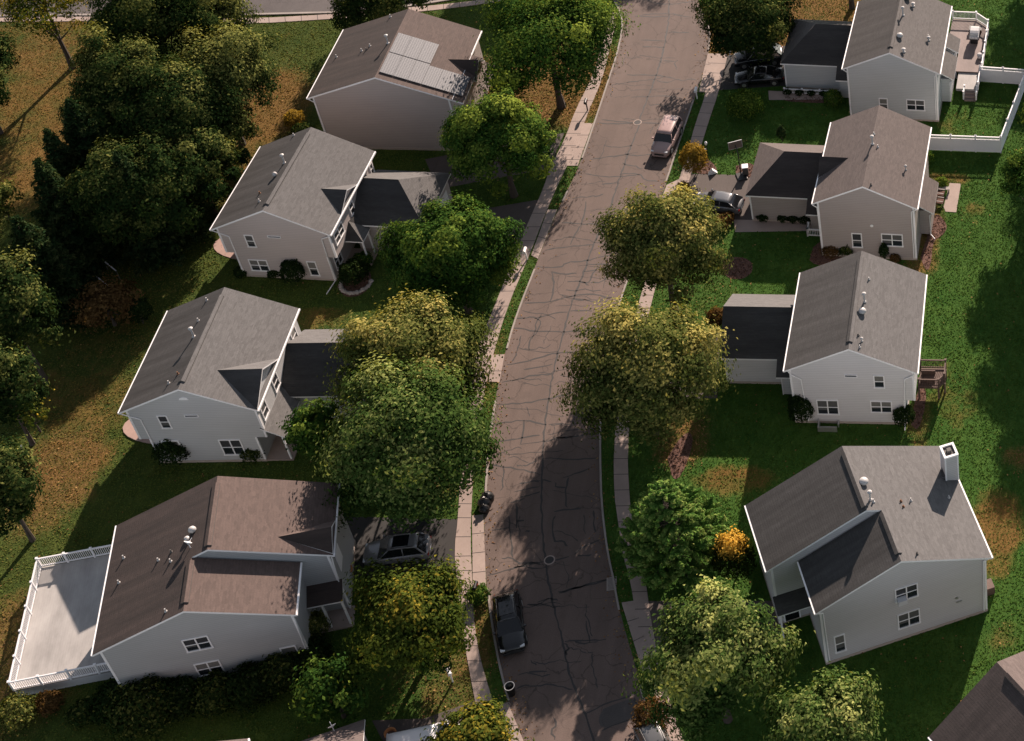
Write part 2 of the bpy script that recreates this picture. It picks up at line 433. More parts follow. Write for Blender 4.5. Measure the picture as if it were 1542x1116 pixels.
def concrete(name, col):
    m, nt, b = new_mat(name); v = mapping(nt)
    med = noise(nt, v, .9, 6, .7); fine = noise(nt, v, 9, 3, .8); big = noise(nt, v, .25, 3)
    c = mix(nt, med, sc(col, .72), sc(col, 1.18)); c = mix(nt, fine, mix(nt, 1.0, c, (.85, .85, .85), 'MULTIPLY'), c)
    st = ramp(nt, big, [(.4, 0), (.75, .55)])
    c = mix(nt, st, c, sc(col, .55))
    lk(nt, c, b.inputs['Base Color']); b.inputs['Roughness'].default_value = .9
    bump(nt, b, fine, .3, .01); return m
ASPH = asphalt('road_asphalt', (.142, .104, .090), .85)
SHADED_DRIVE = asphalt('shade_dark_asphalt', (.030, .029, .029), .2)  # near-black: tree shade over these drives put into the colour
DRIVE = asphalt('drive_asphalt', (.092, .076, .070), .3)
CONC = concrete('sidewalk_concrete', (.37, .295, .26))
KERB = concrete('kerb_concrete', (.33, .295, .27))

LE = smooth_line(gl([(905, -45), (915, -15), (923, 1), (934, 20), (937, 42), (928, 83), (918, 113), (896, 180), (872, 250), (856, 284), (840, 315), (808, 396), (775, 479), (760, 533),
          (751, 576), (742, 620), (736, 660), (732, 710), (729, 760), (729, 800), (731, 857), (735, 905), (741, 950), (750, 1000), (763, 1052), (777, 1088), (792, 1125), (830, 1215)]))
RE = smooth_line(gl([(1040, -45), (1050, 0), (1061, 22), (1069, 38), (1070.5, 60), (1066, 85), (1050, 139), (1020, 225), (1003, 280), (975, 345), (950, 410), (930, 470), (918, 520), (910, 570),
          (906, 620), (905, 675), (907, 757), (916, 831), (925, 870), (935, 927), (947, 969), (961, 1016), (973, 1060), (990, 1116), (1025, 1215)]))
tag(band(LE, RE, .004, n=160).build('road', ASPH), kind='structure')
CS1 = gl([(-300, 30), (-60, 25), (100, 22), (250, 22.5), (354, 22), (515, 18), (620, 8), (720, -8), (820, -26), (905, -45), (960, -70)])
CS2 = gl([(-300, -60), (-60, -58), (100, -55), (250, -52), (354, -50), (515, -52), (620, -58), (720, -68), (820, -80), (905, -92), (960, -110)])
tag(band(CS1, CS2, .008, n=60).build('cross_street', asphalt('cross_street_asphalt', (.095, .085, .085))), kind='structure')
def ribbon(mb, pts, w, z):
    pts = [Vector(p) for p in pts]
    l = offset(pts, w / 2); r = offset(pts, -w / 2)
    for k in range(len(pts) - 1):
        mb.face([(p.x, p.y, z) for p in (r[k], l[k], l[k + 1], r[k + 1])])
# kerbs
def sub(line, y0, y1):
    """stretch of a long line between two distances along the street"""
    a, b = sorted((y0, y1))
    return [p for p in line if a <= p.y <= b]
def gy(px, py): return G(px, py).y
def kerb(line, side, segs):
    for (p0, p1) in segs:
        l = sub(line, gy(*p0), gy(*p1))
        if len(l) < 2: continue
        tag(band(l, offset(l, side * .14), .09, .09, n=60).build('kerb', KERB), kind='structure')
kerb(LE, -1, [((937, 2), (873, 245)), ((849, 283), (840, 313)), ((806, 400), (760, 533)), ((746, 600), (729, 772)), ((732, 885), (764, 1056))])
kerb(RE, 1, [((1068, 30), (1067, 80)), ((1050, 140), (1004, 277)), ((960, 385), (935, 922)), ((965, 1030), (985, 1100))])
tag(band(CS1[:-2], offset(CS1[:-2], .26), .12, .12, n=60).build('kerb', KERB), kind='structure')

def walk(name, l, r, z=.05, n=60, mat=CONC, joint=1.55):
    L_ = smooth_line(gl(l), 1); R_ = smooth_line(gl(r), 1)
    tag(band(L_, R_, z, z + .01, n=n).build(name, mat), kind='structure')
    mb = MB()
    a = resample(L_, 200); b = resample(R_, 200); ln = sum((q - p).length for p, q in zip(a[:-1], a[1:]))
    k = joint
    while k < ln - .4 and joint:
        i = int(k / ln * 199); p, q = a[i], b[i]
        ribbon(mb, [p, q], .05, z + .004); k += joint
    return mb
jb = MB()
def addj(m):
    o = len(jb.v); jb.v += m.v; jb.f += [tuple(i + o for i in f) for f in m.f]; jb.mi += m.mi
addj(walk('sidewalk', [(922, 20), (908, 62), (893, 115), (866, 167), (850, 212), (828, 253), (819, 283), (796, 334), (783, 366), (743, 466), (724, 511), (716, 545), (702, 620), (694, 700), (690, 780), (684, 829), (688, 870), (691, 900), (695, 945), (706, 1005), (719, 1075), (740, 1125), (770, 1200)],
     [(932, 20), (921, 62), (908, 118), (882, 178), (868, 222), (848, 262), (837, 285), (817, 333), (800, 378), (763, 465), (743, 533), (734, 570), (722, 640), (714, 700), (709, 780), (709, 829), (711, 870), (712, 905), (715, 945), (722, 987), (733, 1026), (745, 1065), (764, 1125), (794, 1200)], n=120))
addj(walk('sidewalk', [(1068, 81), (1064, 139), (1047, 187), (1038, 220), (1028, 255), (1003, 330), (975, 410), (950, 500), (932, 580), (924, 682), (925, 745), (930, 780), (937, 833), (949, 873), (958, 930), (972, 1000), (990, 1060), (1010, 1116)],
     [(1096, 82), (1083, 137), (1065, 190), (1057, 217), (1043, 255), (1020, 330), (993, 410), (970, 500), (952, 580), (945, 682), (947, 735), (951, 780), (962, 826), (971, 864), (979, 925), (992, 995), (1008, 1055), (1030, 1116)], n=120))
addj(walk('sidewalk', [(-100, 33), (60, 33), (146, 32), (250, 34), (370, 37), (523, 27.5), (600, 21), (675, 13.5), (753, 2.7), (850, -15)],
     [(-100, 23), (60, 23), (146, 25.5), (250, 26), (370, 29), (523, 20.5), (600, 13), (675, 6.5), (753, -3.5), (850, -22)], n=60))
# concrete driveway aprons between walk and kerb
for name, l, r in [('driveway_apron', [(878, 186), (846, 250)], [(893, 186), (870, 250)]),
                   ('driveway_apron', [(825, 316), (800, 385)], [(839, 316), (810, 390)]),
                   ('driveway_apron', [(742, 535), (736, 575)], [(760, 534), (752, 576)]),
                   ('driveway_apron', [(711, 777), (712, 884)], [(728, 775), (732, 882)]),
                   ('driveway_apron', [(747, 1066), (768, 1125)], [(765, 1058), (792, 1125)]),
                   ('driveway_apron', [(1066, 81), (1052, 139)], [(1071, 81), (1066, 139)]),
                   ('driveway_apron', [(1004, 279), (996, 300)], [(1038, 263), (1030, 285)]),
                   ('driveway_apron', [(936, 908), (968, 1012)], [(955, 905), (982, 1000)])]:
    addj(walk(name, l, r, .046, 12, CONC, 1.7))
tag(jb.build('sidewalk_joint', MT['seal']), kind='structure')
def patch(name, pix, z, mat, sm=0):
    p = gl(pix)
    if sm: p = smooth_line(p + [p[0]], sm)[:-1]
    EXCL.append([(q.x, q.y) for q in p])
    mb = MB(); mb.face([(q.x, q.y, z) for q in p]); return tag(mb.build(name, mat), kind='structure')
patch('driveway', [(1037, 262), (1060, 262), (1150, 265), (1150, 332), (1103, 332), (1060, 326), (1028, 300)], .012, DRIVE)
patch('driveway', [(1094, 84), (1200, 66), (1205, 128), (1082, 136)], .012, SHADED_DRIVE)
patch('driveway', [(520, 778), (690, 782), (686, 866), (512, 872)], .012, SHADED_DRIVE)
patch('driveway', [(560, 1085), (640, 1082), (716, 1055), (740, 1125), (600, 1160)], .012, DRIVE)
patch('driveway', [(640, 240), (850, 200), (828, 254), (660, 285)], .012, DRIVE)
patch('driveway', [(640, 330), (815, 300), (785, 366), (660, 380)], .012, DRIVE)
patch('driveway', [(540, 520), (722, 530), (708, 590), (540, 590)], .012, DRIVE)
patch('driveway', [(975, 905), (1180, 905), (1190, 980), (990, 1000)], .012, DRIVE)
patch('driveway', [(985, 520), (1085, 500), (1080, 600), (960, 600)], .012, DRIVE)
patch('garden_path', [(1105, 331), (1225, 334), (1225, 348), (1107, 350)], .03, CONC)
patch('garden_path', [(1157, 137), (1265, 141), (1262, 150), (1158, 151)], .03, CONC)
patch('patio', [(1430, 276), (1447, 277), (1440, 320), (1424, 319), (1421, 312)], .03, CONC)
# long sealed seams and cracks of the carriageway
def zz(off, s, pts): return [(off[0] + x / s, off[1] + y / s) for x, y in pts]
A8 = ((560, 280), 3.72); A3 = ((640, 0), 3.72); A7 = ((640, 720), 4.65); A2 = ((680, 860), 3.855)
CR = [(.11, [(1008, -20), (1008, 0), (1005.6, 46), (989.5, 113), (965, 172), (962, 190), (943.8, 237), (925, 293), (932, 280)][:8] + zz(*A8, [(1310, 200), (1240, 330), (1190, 480), (1130, 620), (1075, 815), (1040, 940), (1005, 1100)]) + [(822, 620), (818, 670), (815, 720), (816, 784), (818, 806), (819.6, 836), (826, 880), (835.6, 920), (846, 964), (859, 1021), (872, 1052), (887.5, 1094), (897, 1120)])]
for off, w, lst in [(A8, .10, [[(1060, 205), (1150, 212), (1310, 218), (1400, 210)], [(970, 360), (1100, 340), (1240, 330)], [(920, 455), (1060, 458), (1080, 430), (1200, 422), (1280, 395), (1340, 390)],
        [(1010, 480), (1050, 495), (1150, 490)], [(1210, 440), (1330, 440)], [(1260, 460), (1230, 500), (1225, 540), (1170, 540)], [(1225, 540), (1290, 540), (1330, 490)],
        [(860, 658), (1000, 652), (1140, 610), (1270, 605), (1310, 628), (1360, 625)], [(1115, 700), (1230, 700)], [(800, 740), (950, 735), (930, 820), (880, 860), (880, 920)],
        [(790, 795), (920, 815), (1075, 818), (1250, 805)], [(760, 1000), (850, 990), (930, 960), (1040, 935), (1140, 930)], [(850, 1030), (930, 1020), (1010, 1000)], [(730, 1100), (830, 1085), (900, 1060), (1010, 1055)],
        [(1200, 90), (1190, 180), (1110, 330)], [(1010, 480), (1020, 560), (1000, 650)], [(1190, 480), (1260, 470)], [(1310, 218), (1340, 150)]]),
        (A3, .10, [[(960, 690), (1050, 694), (1170, 688)], [(1215, 690), (1320, 690)], [(1220, 262), (1340, 265)], [(1330, 340), (1400, 345)], [(1130, 420), (1290, 420), (1400, 440)], [(1090, 975), (1200, 970), (1230, 1010), (1310, 1015)], [(990, 1030), (1090, 1025)], [(1370, 180), (1480, 185)], [(1180, 90), (1280, 95), (1370, 90)]]),
        (A7, .10, [[(660, 135), (740, 115), (805, 95)], [(600, 170), (650, 160), (700, 145)], [(660, 40), (740, 25), (810, 20)], [(815, 15), (890, 25)], [(900, 235), (990, 222), (1090, 215)], [(1000, 0), (985, 110), (990, 210)], [(910, 30), (920, 65), (990, 65)],
        [(910, 265), (890, 300), (900, 440), (970, 440), (1000, 480)], [(640, 180), (645, 300), (640, 350)], [(585, 270), (605, 420), (615, 560)], [(640, 300), (700, 295)], [(470, 365), (590, 345)], [(440, 685), (600, 635), (720, 605), (840, 580)],
        [(910, 575), (1010, 550)], [(1040, 540), (1100, 490), (1220, 435)], [(1070, 540), (1110, 548), (1160, 540)], [(1180, 230), (1180, 300), (1200, 380)], [(940, 805), (1080, 765), (1290, 705)], [(700, 370), (740, 370)]]),
        (A2, .09, [[(620, 125), (740, 90), (860, 70), (930, 45)], [(500, 180), (570, 160)], [(780, 830), (900, 770), (1000, 735), (1090, 700)], [(1060, 735), (1085, 790), (1060, 850), (950, 890), (870, 930)], [(590, 850), (610, 890), (580, 930), (600, 980)], [(460, 520), (490, 550)], [(660, 410), (760, 400), (900, 400)], [(450, 590), (560, 580)], [(380, 680), (450, 660)]]),
        (((0, 0), 1.0), .09, [[(745, 609), (790, 607), (830, 600), (868, 590)], [(741, 640), (790, 632), (823, 640)], [(738, 668), (812, 655)], [(838, 660), (904, 652)], [(818, 690), (860, 692), (900, 690)], [(848, 720), (890, 705)], [(737, 700), (780, 706), (815, 715)],
        [(790, 632), (784, 668)], [(775, 740), (812, 733)], [(905, 180), (960, 186)], [(890, 240), (948, 232)], [(880, 262), (930, 268), (965, 262)], [(965, 60), (1005, 62)], [(968, 22), (1006, 20), (1040, 26)], [(975, 0), (1000, 8), (1045, 2)]])]:
    for p in lst: CR.append((w, zz(*off, p)))
rng = random.Random(4)
ML = [a.lerp(b, .5) for a, b in zip(resample(LE, 200), resample(RE, 200))]
LES, RES = resample(LE, 200), resample(RE, 200); WCR = []
for k in range(95):
    i = rng.randint(25, 178); t0 = rng.uniform(.03, .6); t1 = min(.97, t0 + rng.uniform(.15, .55)); n_ = rng.randint(3, 6); ln = []
    if rng.random() < .68:
        dy = rng.uniform(-.9, .9)
        for q in range(n_ + 1):
            t = t0 + (t1 - t0) * q / n_; p = LES[i].lerp(RES[i], t); ln.append(p + Vector((0, dy * q / n_ + rng.uniform(-.22, .22), 0)))
    else:
        L_ = rng.randint(2, 6); t = rng.uniform(.08, .92)
        for q in range(n_ + 1):
            f_ = i + L_ * q / n_; j_ = min(198, int(f_)); p = LES[j_].lerp(RES[j_], t).lerp(LES[j_ + 1].lerp(RES[j_ + 1], t), f_ - int(f_)); ln.append(p + Vector((rng.uniform(-.18, .18), 0, 0)))
    WCR.append((rng.choice((.035, .05, .05, .08)), ln))
cm = MB()
for w, p in [(w, gl(p)) for w, p in CR] + WCR:
    pts = smooth_line(p, 1); pts = dense(pts, .35)
    pts = [q + Vector((rng.uniform(-.06, .06), rng.uniform(-.06, .06), 0)) for q in pts]
    l = []; r = []
    for k, q in enumerate(pts):
        a = pts[max(0, k - 1)]; b = pts[min(len(pts) - 1, k + 1)]; t = (b - a).normalized(); n_ = Vector((t.y, -t.x, 0))
        ww = w * 1.75 * rng.uniform(.45, 1.0) * (.5 if k in (0, len(pts) - 1) else 1)
        l.append(q + n_ * ww / 2); r.append(q - n_ * ww / 2)
    for k in range(len(pts) - 1): cm.face([(q.x, q.y, .0085) for q in (r[k], l[k], l[k + 1], r[k + 1])])
tag(cm.build('road_crack', MT['seal']), kind='structure')
# asphalt repair patch near the lower right
patch('road_patch', zz(*A2, [(880, 800), (1000, 752), (1060, 740), (1085, 790), (1060, 850), (950, 890), (870, 915), (850, 860)]), .0068, asphalt('patch_asphalt', (.085, .076, .074), .2), 1)
# mulch beds
MULCH = []
def mulch(pix, z=.02):
    patch('mulch_bed', pix, z, MT['mulch'], 2); MULCH.append(EXCL[-1])
mulch([(1090, 392), (1110, 386), (1131, 392), (1135, 408), (1120, 421), (1098, 420), (1085, 408)])
mulch([(1225, 372), (1240, 360), (1252, 388), (1360, 397), (1360, 404), (1215, 404)])
mulch([(1386, 388), (1405, 330), (1412, 320), (1428, 340), (1420, 355), (1405, 362), (1402, 400), (1395, 410)])
mulch([(1098, 300), (1108, 325), (1098, 345), (1080, 350), (1065, 330)])
mulch([(1108, 250), (1130, 244), (1140, 255), (1136, 268), (1108, 266)])
mulch([(508, 432), (520, 405), (560, 405), (558, 434), (540, 447), (518, 448)])
mulch([(1040, 235), (1070, 240), (1085, 262), (1038, 262)])
mulch([(1372, 640), (1380, 590), (1392, 580), (1396, 600), (1384, 650)])
mulch([(1005, 690), (1030, 650), (1046, 655), (1035, 700), (1015, 730)])
mulch([(1180, 146), (1262, 148), (1262, 156), (1182, 154)])

# ---------------------------------------------------------------- houses
OV = .336
WR = random.Random(21)
MT['blind2'] = plain('window_blind_pale', (.17, .165, .155), .15, var=.3, vs=5); MT['blind3'] = plain('window_curtain_dark', (.05, .05, .055), .1, var=.4, vs=6)
class House:
    def __init__(s, x, y, yaw, uL, uR, D, He, Hr, z, label, sid, roof, group='two storey houses along the street'):
        s.e = empty('house', (x, y, z), yaw, label, 'house', group)
        s.uL, s.uR, s.D, s.He, s.Hr = uL, uR, D, He, Hr
        s.sid, s.roofm = sid, roof
        s.k = (Hr - He) / (uL + OV)
    def part(s, mb, name, mats, parent=None, **kw): return mb.build(name, mats, parent or s.e, **kw)
    def window(s, u0, z0, u1, z1, n=1, wall='front', v=0.0):
        """double-hung window; wall 'front' lies in plane v, 'right' in plane u=v"""
        if u0 > u1: u0, u1 = u1, u0
        if z0 > z1: z0, z1 = z1, z0
        def T(a, z, o): return (a, v - o, z) if wall == 'front' else (v + o, a, z)
        def bx(mb, a0, za, a1, zb, o0, o1): mb.box(T(a0, za, o0), T(a1, zb, o1))
        c = .085; fr = MB()
        bx(fr, u0, z1 - c, u1, z1, -.02, .06); bx(fr, u0 - .03, z0 - .02, u1 + .03, z0 + c, -.02, .085)
        bx(fr, u0, z0 + c, u0 + c, z1 - c, -.02, .06); bx(fr, u1 - c, z0 + c, u1, z1 - c, -.02, .06)
        w = (u1 - u0 - c) / n; zm = (z0 + z1) / 2
        pn = MB(); bl = MB()
        for i in range(n):
            a0 = u0 + c + i * w; a1 = a0 + w - c
            if i: bx(fr, a0 - c, z0 + c, a0, z1 - c, -.02, .055)
            bx(fr, a0, zm - .035, a1, zm + .035, -.02, .045)
            bx(pn, a0, z0 + c, a1, zm - .035, -.02, .014); bx(bl, a0, zm + .035, a1, z1 - c, -.02, .02)
        f = s.part(fr, 'window', MT['white']); s.part(pn, 'pane', MT['glass'], f); s.part(bl, 'blind', MT[WR.choice(('blind', 'blind2', 'blind3'))], f)
        if WR.random() < .5:
            bl2 = MB(); hb = WR.uniform(.2, .6); a0 = u0 + c; a1 = a0 + w - c; bx(bl2, a0, zm - .035 - hb * (zm - z0 - c), a1, zm - .035, -.02, .0165); s.part(bl2, 'blind', MT['blind'], f)
    def slot(s, u0, z0, u1, z1):
        fr = MB(); fr.box((u0, -.05, z0), (u1, .01, z0 + .06)).box((u0, -.05, z1 - .06), (u1, .01, z1)).box((u0, -.05, z0 + .06), (u0 + .06, .01, z1 - .06)).box((u1 - .06, -.05, z0 + .06), (u1, .01, z1 - .06))
        f = s.part(fr, 'window', MT['white']); g = MB(); g.box((u0 + .06, -.015, z0 + .06), (u1 - .06, .01, z1 - .06)); s.part(g, 'pane', MT['glass'], f)
    def corner(s, u, z0, z1, v=0.0, w=.12):
        m = MB(); m.box((u - w, v - .03, z0), (u + .03, v + w, z1)) if u > 0 else m.box((u - .03, v - .03, z0), (u + w, v + w, z1))
        s.part(m, 'corner_board', MT['white'])
    def spout(s, pts, r=.045):
        m = MB()
        for a, b in zip(pts[:-1], pts[1:]): m.tube(a, b, r, n=6)
        s.part(m, 'downspout', MT['white'])
    def roofz(s, u, k=None, r0=0.0, hr=None): return (s.Hr if hr is None else hr) - (s.k if k is None else k) * abs(u - r0)
    def pipe(s, roof, u, v, h=.45, r=.05, mat='vent', cap=False, z=None):
        h *= .85
        zb = s.roofz(u) if z is None else z
        m = MB(); m.lathe([(r * 2.2, -.12), (r * 2.2, .03), (r * 1.1, .09), (r, .1), (r, h)], (u, v, zb), 8)
        if cap: m.lathe([(r * 1.2, h - .02), (r * 2.4, h), (r * 2.4, h + .09), (r * .8, h + .16)], (u, v, zb), 10)
        s.part(m, 'vent_pipe', MT[mat], roof)
    def dome(s, roof, u, v, r=.3, z=None):
        zb = s.roofz(u) if z is None else z
        m = MB(); m.lathe([(r * .6, -.2), (r * .6, .12), (r, .14), (r * 1.02, .2), (r * .85, .32), (r * .45, .4), (.03, .42)], (u, v, zb), 16)
        s.part(m, 'attic_fan', MT['vent'], roof, smooth=True)
    def ridge_vent(s, roof, u, v0, v1, z, k):
        m = MB(); m.slab([(u - .24, v0, z + .11 - .24 * k), (u, v0, z + .11), (u, v1, z + .11), (u - .24, v1, z + .11 - .24 * k)], .10, 0, 1)
        m.slab([(u, v0, z + .11), (u + .24, v0, z + .11 - .24 * k), (u + .24, v1, z + .11 - .24 * k), (u, v1, z + .11)], .10, 0, 1)
        s.part(m, 'ridge_vent', [s.roofm, MT['cap']], roof)
    def foundation(s, u0, u1, v0, v1):
        m = MB(); m.box((u0 - .04, v0 - .04, -.3), (u1 + .04, v1 + .04, .22)); s.part(m, 'foundation', MT['concrete_base'])
    def main_a(s, cantL=False, cantR=False, uR_near=None):
        uL, uR, D, Hr, k = s.uL, s.uR, s.D, s.Hr, s.k
        a0 = -uL if not cantL else -4.08; a1 = uR if not cantR else 3.93
        zc = 2.85; m = MB()
        top = Hr - .17
        up = [(-uL, zc), (uR, zc), (uR, top - k * uR), (0, top), (-uL, top - k * uL)]
        m.extrude_v(up, 0, D); m.box((a0, .003, .2), (a1, D - .003, zc))
        if cantL or cantR:
            m.box((a0, 0.0, .2), (a1, .003, zc))
        s.part(m, 'wall', s.sid); s.foundation(a0, a1, 0, D)
        r = MB(); ze = Hr - k * (uL + OV); zr = Hr - k * (uR + OV)
        r.slab([(-uL - OV, -OV, ze), (0, -OV, Hr), (0, D + OV, Hr), (-uL - OV, D + OV, ze)])
        r.slab([(0, -OV, Hr), (uR + OV, -OV, zr), (uR + OV, D + OV, zr), (0, D + OV, Hr)])
        roof = s.part(r, 'roof', [s.roofm, MT['white']])
        g = MB()
        g.box((-uL - OV - .1, -OV, ze - .15), (-uL - OV - .004, D + OV, ze - .02)); s.part(g, 'gutter', MT['white'], roof)
        g = MB(); g.box((uR + OV + .004, -OV, zr - .15), (uR + OV + .1, D + OV, zr - .02)); s.part(g, 'gutter', MT['white'], roof)
        for u, lo in ((-uL, cantL), (uR, cantR)):
            s.corner(u, zc if lo else .2, top - k * abs(u) - .05)
        if cantL: s.corner(a0, .2, zc)
        if cantR: s.corner(a1, .2, zc)
        return roof
    def garage(s, side, hip, u_end, step=True, eave=(3.5, 3.3), ridge=(7.0, 5.5), far=10.4):
        """attached garage wing beside the main block; side -1 left, +1 right"""
        g = side; v0, ze = eave; vr, zr = ridge; ui = (s.uL if g < 0 else s.uR); kk = (zr - ze) / (vr - v0); ue = u_end
        w = MB(); uw = ue - .3
        w.box((g * (ui - .02), v0 + .34, .2), (g * uw, far - .34, ze + .02))
        if not hip: w.face([(g * uw, v0 + .34, ze), (g * uw, far - .34, ze), (g * uw, vr, zr - .2)]) ; w.face([(g * (uw - .15), v0 + .34, ze), (g * (uw - .15), vr, zr - .2), (g * (uw - .15), far - .34, ze)])
        if step:
            w.box((g * ui, 2.62, .2), (g * (ui + 1.35), v0 + .34, 2.55))
        s.part(w, 'garage_wall', s.sid)
        a, b = (g * (ui - .15), g * ue); r = MB()
        def S(p): r.slab(p if g > 0 else p[::-1], .15)
        hr = 3.0 if hip else 0.0
        S([(a, v0, ze), (b, v0, ze), (b - g * hr, vr, zr), (a, vr, zr)])
        S([(a, vr, zr), (b - g * hr, vr, zr), (b, far, ze), (a, far, ze)])
        if hip: S([(b, v0, ze), (b, far, ze), (b - g * hr, vr, zr)])
        if step: S([(g * ui, 2.3, ze - 1.2 * kk), (g * (ui + 1.65), 2.3, ze - 1.2 * kk), (g * (ui + 1.65), v0, ze), (g * ui, v0, ze)])
        ro = s.part(r, 'garage_roof', [s.roofm, MT['white']])
        m = MB(); m.box((g * (uw) - .06, v0 + .28, .2), (g * uw + .06, v0 + .4, ze)); s.part(m, 'corner_board', MT['white'])
        f = MB(); f.box((min(g * ui, g * uw) - .03, v0 + .3, -.3), (max(g * ui, g * uw) + .03, far - .3, .22)); s.part(f, 'foundation', MT['concrete_base'])
        d = MB(); d.box((g * uw, v0 + 1.1, 0.05), (g * (uw + .05), far - 1.1, 2.3)); s.part(d, 'garage_door', MT['white'])
        return ro
    def dormer(s, roof, A, E, near, far):
        """cross gable on a slope: A ridge start on the slope, E ridge end at the eave, near/far eave corners"""
        g = 1 if E[0] > 0 else -1; r = MB()
        n_ = [A, near, E]; f_ = [A, E, far]
        up = lambda p: (p[0], p[1], p[2] + .03)
        for p in (n_, f_):
            a, b, c = [Vector(q) for q in p]
            if (b - a).cross(c - a).z < 0: p[1], p[2] = p[2], p[1]
            r.slab([up(q) for q in p], .13)
        d = s.part(r, 'dormer_roof', [s.roofm, MT['white']], roof)
        u = E[0] - g * .28; m = MB(); lo = min(near[2], far[2]) - .3
        m.prism([(u, near[1] + .3), (u - g * .6, near[1] + .3), (u - g * .6, far[1] - .3), (u, far[1] - .3)], lo, lo + .25)
        m.face([(u, near[1] + .3, lo + .25), (u, far[1] - .3, lo + .25), (u, A[1], E[2] - .18)])
        s.part(m, 'dormer_wall', s.sid)
        return d

def sat_dish(house, roof, u, v, z, yaw=.6):
    m = MB(); m.tube((u, v, z - .1), (u, v, z + .55), .03)
    T = Matrix.Translation((u, v, z + .6)) @ Matrix.Rotation(yaw, 4, 'Z') @ Matrix.Rotation(R(55), 4, 'X')
    i = len(m.v); m.lathe([(.02, -.08), (.14, -.055), (.23, -.01), (.27, .03), (.26, .034), (.13, -.035), (.02, -.055)], (0, 0, 0), 14)
    m.v[i:] = [tuple(T @ Vector(p)) for p in m.v[i:]]
    m.tube((u, v, z + .5), tuple(T @ Vector((0, -.24, .32))), .016)
    house.part(m, 'satellite_dish', MT['white'], roof)

S_taupe1 = siding('siding_taupe', (.42, .37, .35)); S_pinkgrey = siding('siding_pinkish_grey', (.48, .43, .415)); S_bluegrey = siding('siding_pale_blue_grey', (.485, .495, .505))
S_cool = siding('siding_cool_grey', (.395, .405, .415)); S_ice = siding('siding_ice_blue', (.48, .505, .52)); S_taupe2 = siding('siding_taupe_dark', (.36, .32, .305)); S_white = siding('siding_off_white', (.62, .615, .63)); S_white2 = siding('siding_white_grey', (.53, .525, .535))
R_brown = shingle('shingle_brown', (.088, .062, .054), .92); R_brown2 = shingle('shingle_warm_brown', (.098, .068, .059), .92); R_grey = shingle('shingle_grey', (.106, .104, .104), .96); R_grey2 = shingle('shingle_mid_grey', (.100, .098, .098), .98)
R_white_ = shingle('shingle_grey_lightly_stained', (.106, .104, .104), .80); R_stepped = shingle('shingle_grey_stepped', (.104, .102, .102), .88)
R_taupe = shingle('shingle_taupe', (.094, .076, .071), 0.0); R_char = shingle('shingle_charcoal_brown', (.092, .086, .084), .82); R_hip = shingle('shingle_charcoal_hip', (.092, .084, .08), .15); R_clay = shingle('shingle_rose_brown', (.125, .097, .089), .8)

# --- third house on the right
h = House(-12.841, 87.685, -.027, 4.714, 4.702, 9.598, 6.409, 8.997, .014, 'off-white house with grey roof, round attic fan and small brown deck at its side', S_white, R_white_)
ro = h.main_a(False, True)
h.garage(-1, False, 10.9)
for w in [(-2.94, 1.04, -1.24, 2.75, 2), (1.22, 1.37, 2.9, 2.74, 2), (1.63, 4.3, 2.47, 5.73, 1)]: h.window(w[0], w[1], w[2], w[3], w[4])
h.slot(-.58, 5.46, .42, 5.74)
h.ridge_vent(ro, 0, .4, 9.2, h.Hr, h.k)
h.pipe(ro, .82, 7.22, .3); h.pipe(ro, .7, 4.8, 1.0, .07, cap=True); h.dome(ro, .65, 3.66); h.pipe(ro, .86, .87, .3, cap=True); h.pipe(ro, .77, .21, .3); h.pipe(ro, .55, 1.3, .25, mat='cap')
h.spout([(-4.9, -.1, 6.3), (-4.6, -.12, 5.7), (-3.9, -.09, 5.2), (-3.7, -.09, .3)]); h.spout([(4.95, -.1, 6.3), (4.6, -.12, 5.8), (4.0, -.09, 5.4), (3.8, -.09, .3), (3.85, -.7, .1)])
h.spout([(-6.0, 2.5, 2.5), (-6.0, 2.5, .3)])
m = MB(); m.box((-1.4, -.45, .0), (-1.3, -.02, .4)).box((-2.9, -.9, .0), (-2.8, -.02, .55)).box((-2.8, -.9, .0), (-1.4, -.8, .55)); h.part(m, 'window_well', MT['metal'])
H_R3 = h
# --- second house on the right
h = House(-13.004, 105.67, -.073, 4.02, 4.114, 9.67, 6.463, 8.691, .007, 'taupe house with a brown roof and hipped garage roof, behind the off-white house', S_taupe2, R_taupe)
ro = h.main_a()
h.garage(-1, True, 11.1)
h.dormer(ro, (-1.79, 4.11, 7.70), (-4.36, 4.11, 7.72), (-4.38, 2.74, 6.44), (-4.38, 5.48, 6.44))
h.window(-1.36, 1.2, -.47, 2.9); h.window(1.18, 1.55, 3.03, 3.01, 2)
h.pipe(ro, .06, 6.2, .3); h.pipe(ro, .1, 5.0, .95, .07, cap=True); h.pipe(ro, .55, 4.9, .3); h.pipe(ro, 3.04, 3.6, .45, cap=True); h.pipe(ro, .61, .2, .35, mat='cap')
h.spout([(-4.35, -.35, 6.3), (-4.05, -.1, 5.8), (-4.0, -.1, .3)]); h.spout([(4.4, -.3, 6.3), (3.9, -.1, 5.8), (3.9, -.1, .3)])
m = MB(); m.box((4.11, 3.0, .2), (5.05, 6.35, 3.0)); h.part(m, 'bay_wall', S_taupe2)
m = MB(); m.slab([(4.12, 2.6, 3.9), (5.38, 2.7, 3.0), (5.38, 6.6, 3.0), (4.12, 6.6, 3.9)], .14); bro = h.part(m, 'bay_roof', [R_taupe, MT['white']])
h.spout([(5.3, 2.75, 2.9), (5.0, 2.9, 2.6), (5.0, 2.9, .3), (5.4, 2.5, .15)])
m = MB(); m.lathe([(.02, -.03), (.14, -.02), (.14, .02), (.02, .03)], (0, 0, 0), 10); i = len(m.v)
m.v = [(x + .45, -.06 + z, y + 3.9) for x, y, z in m.v]; h.part(m, 'wall_vent', MT['white'])
H_R2 = h
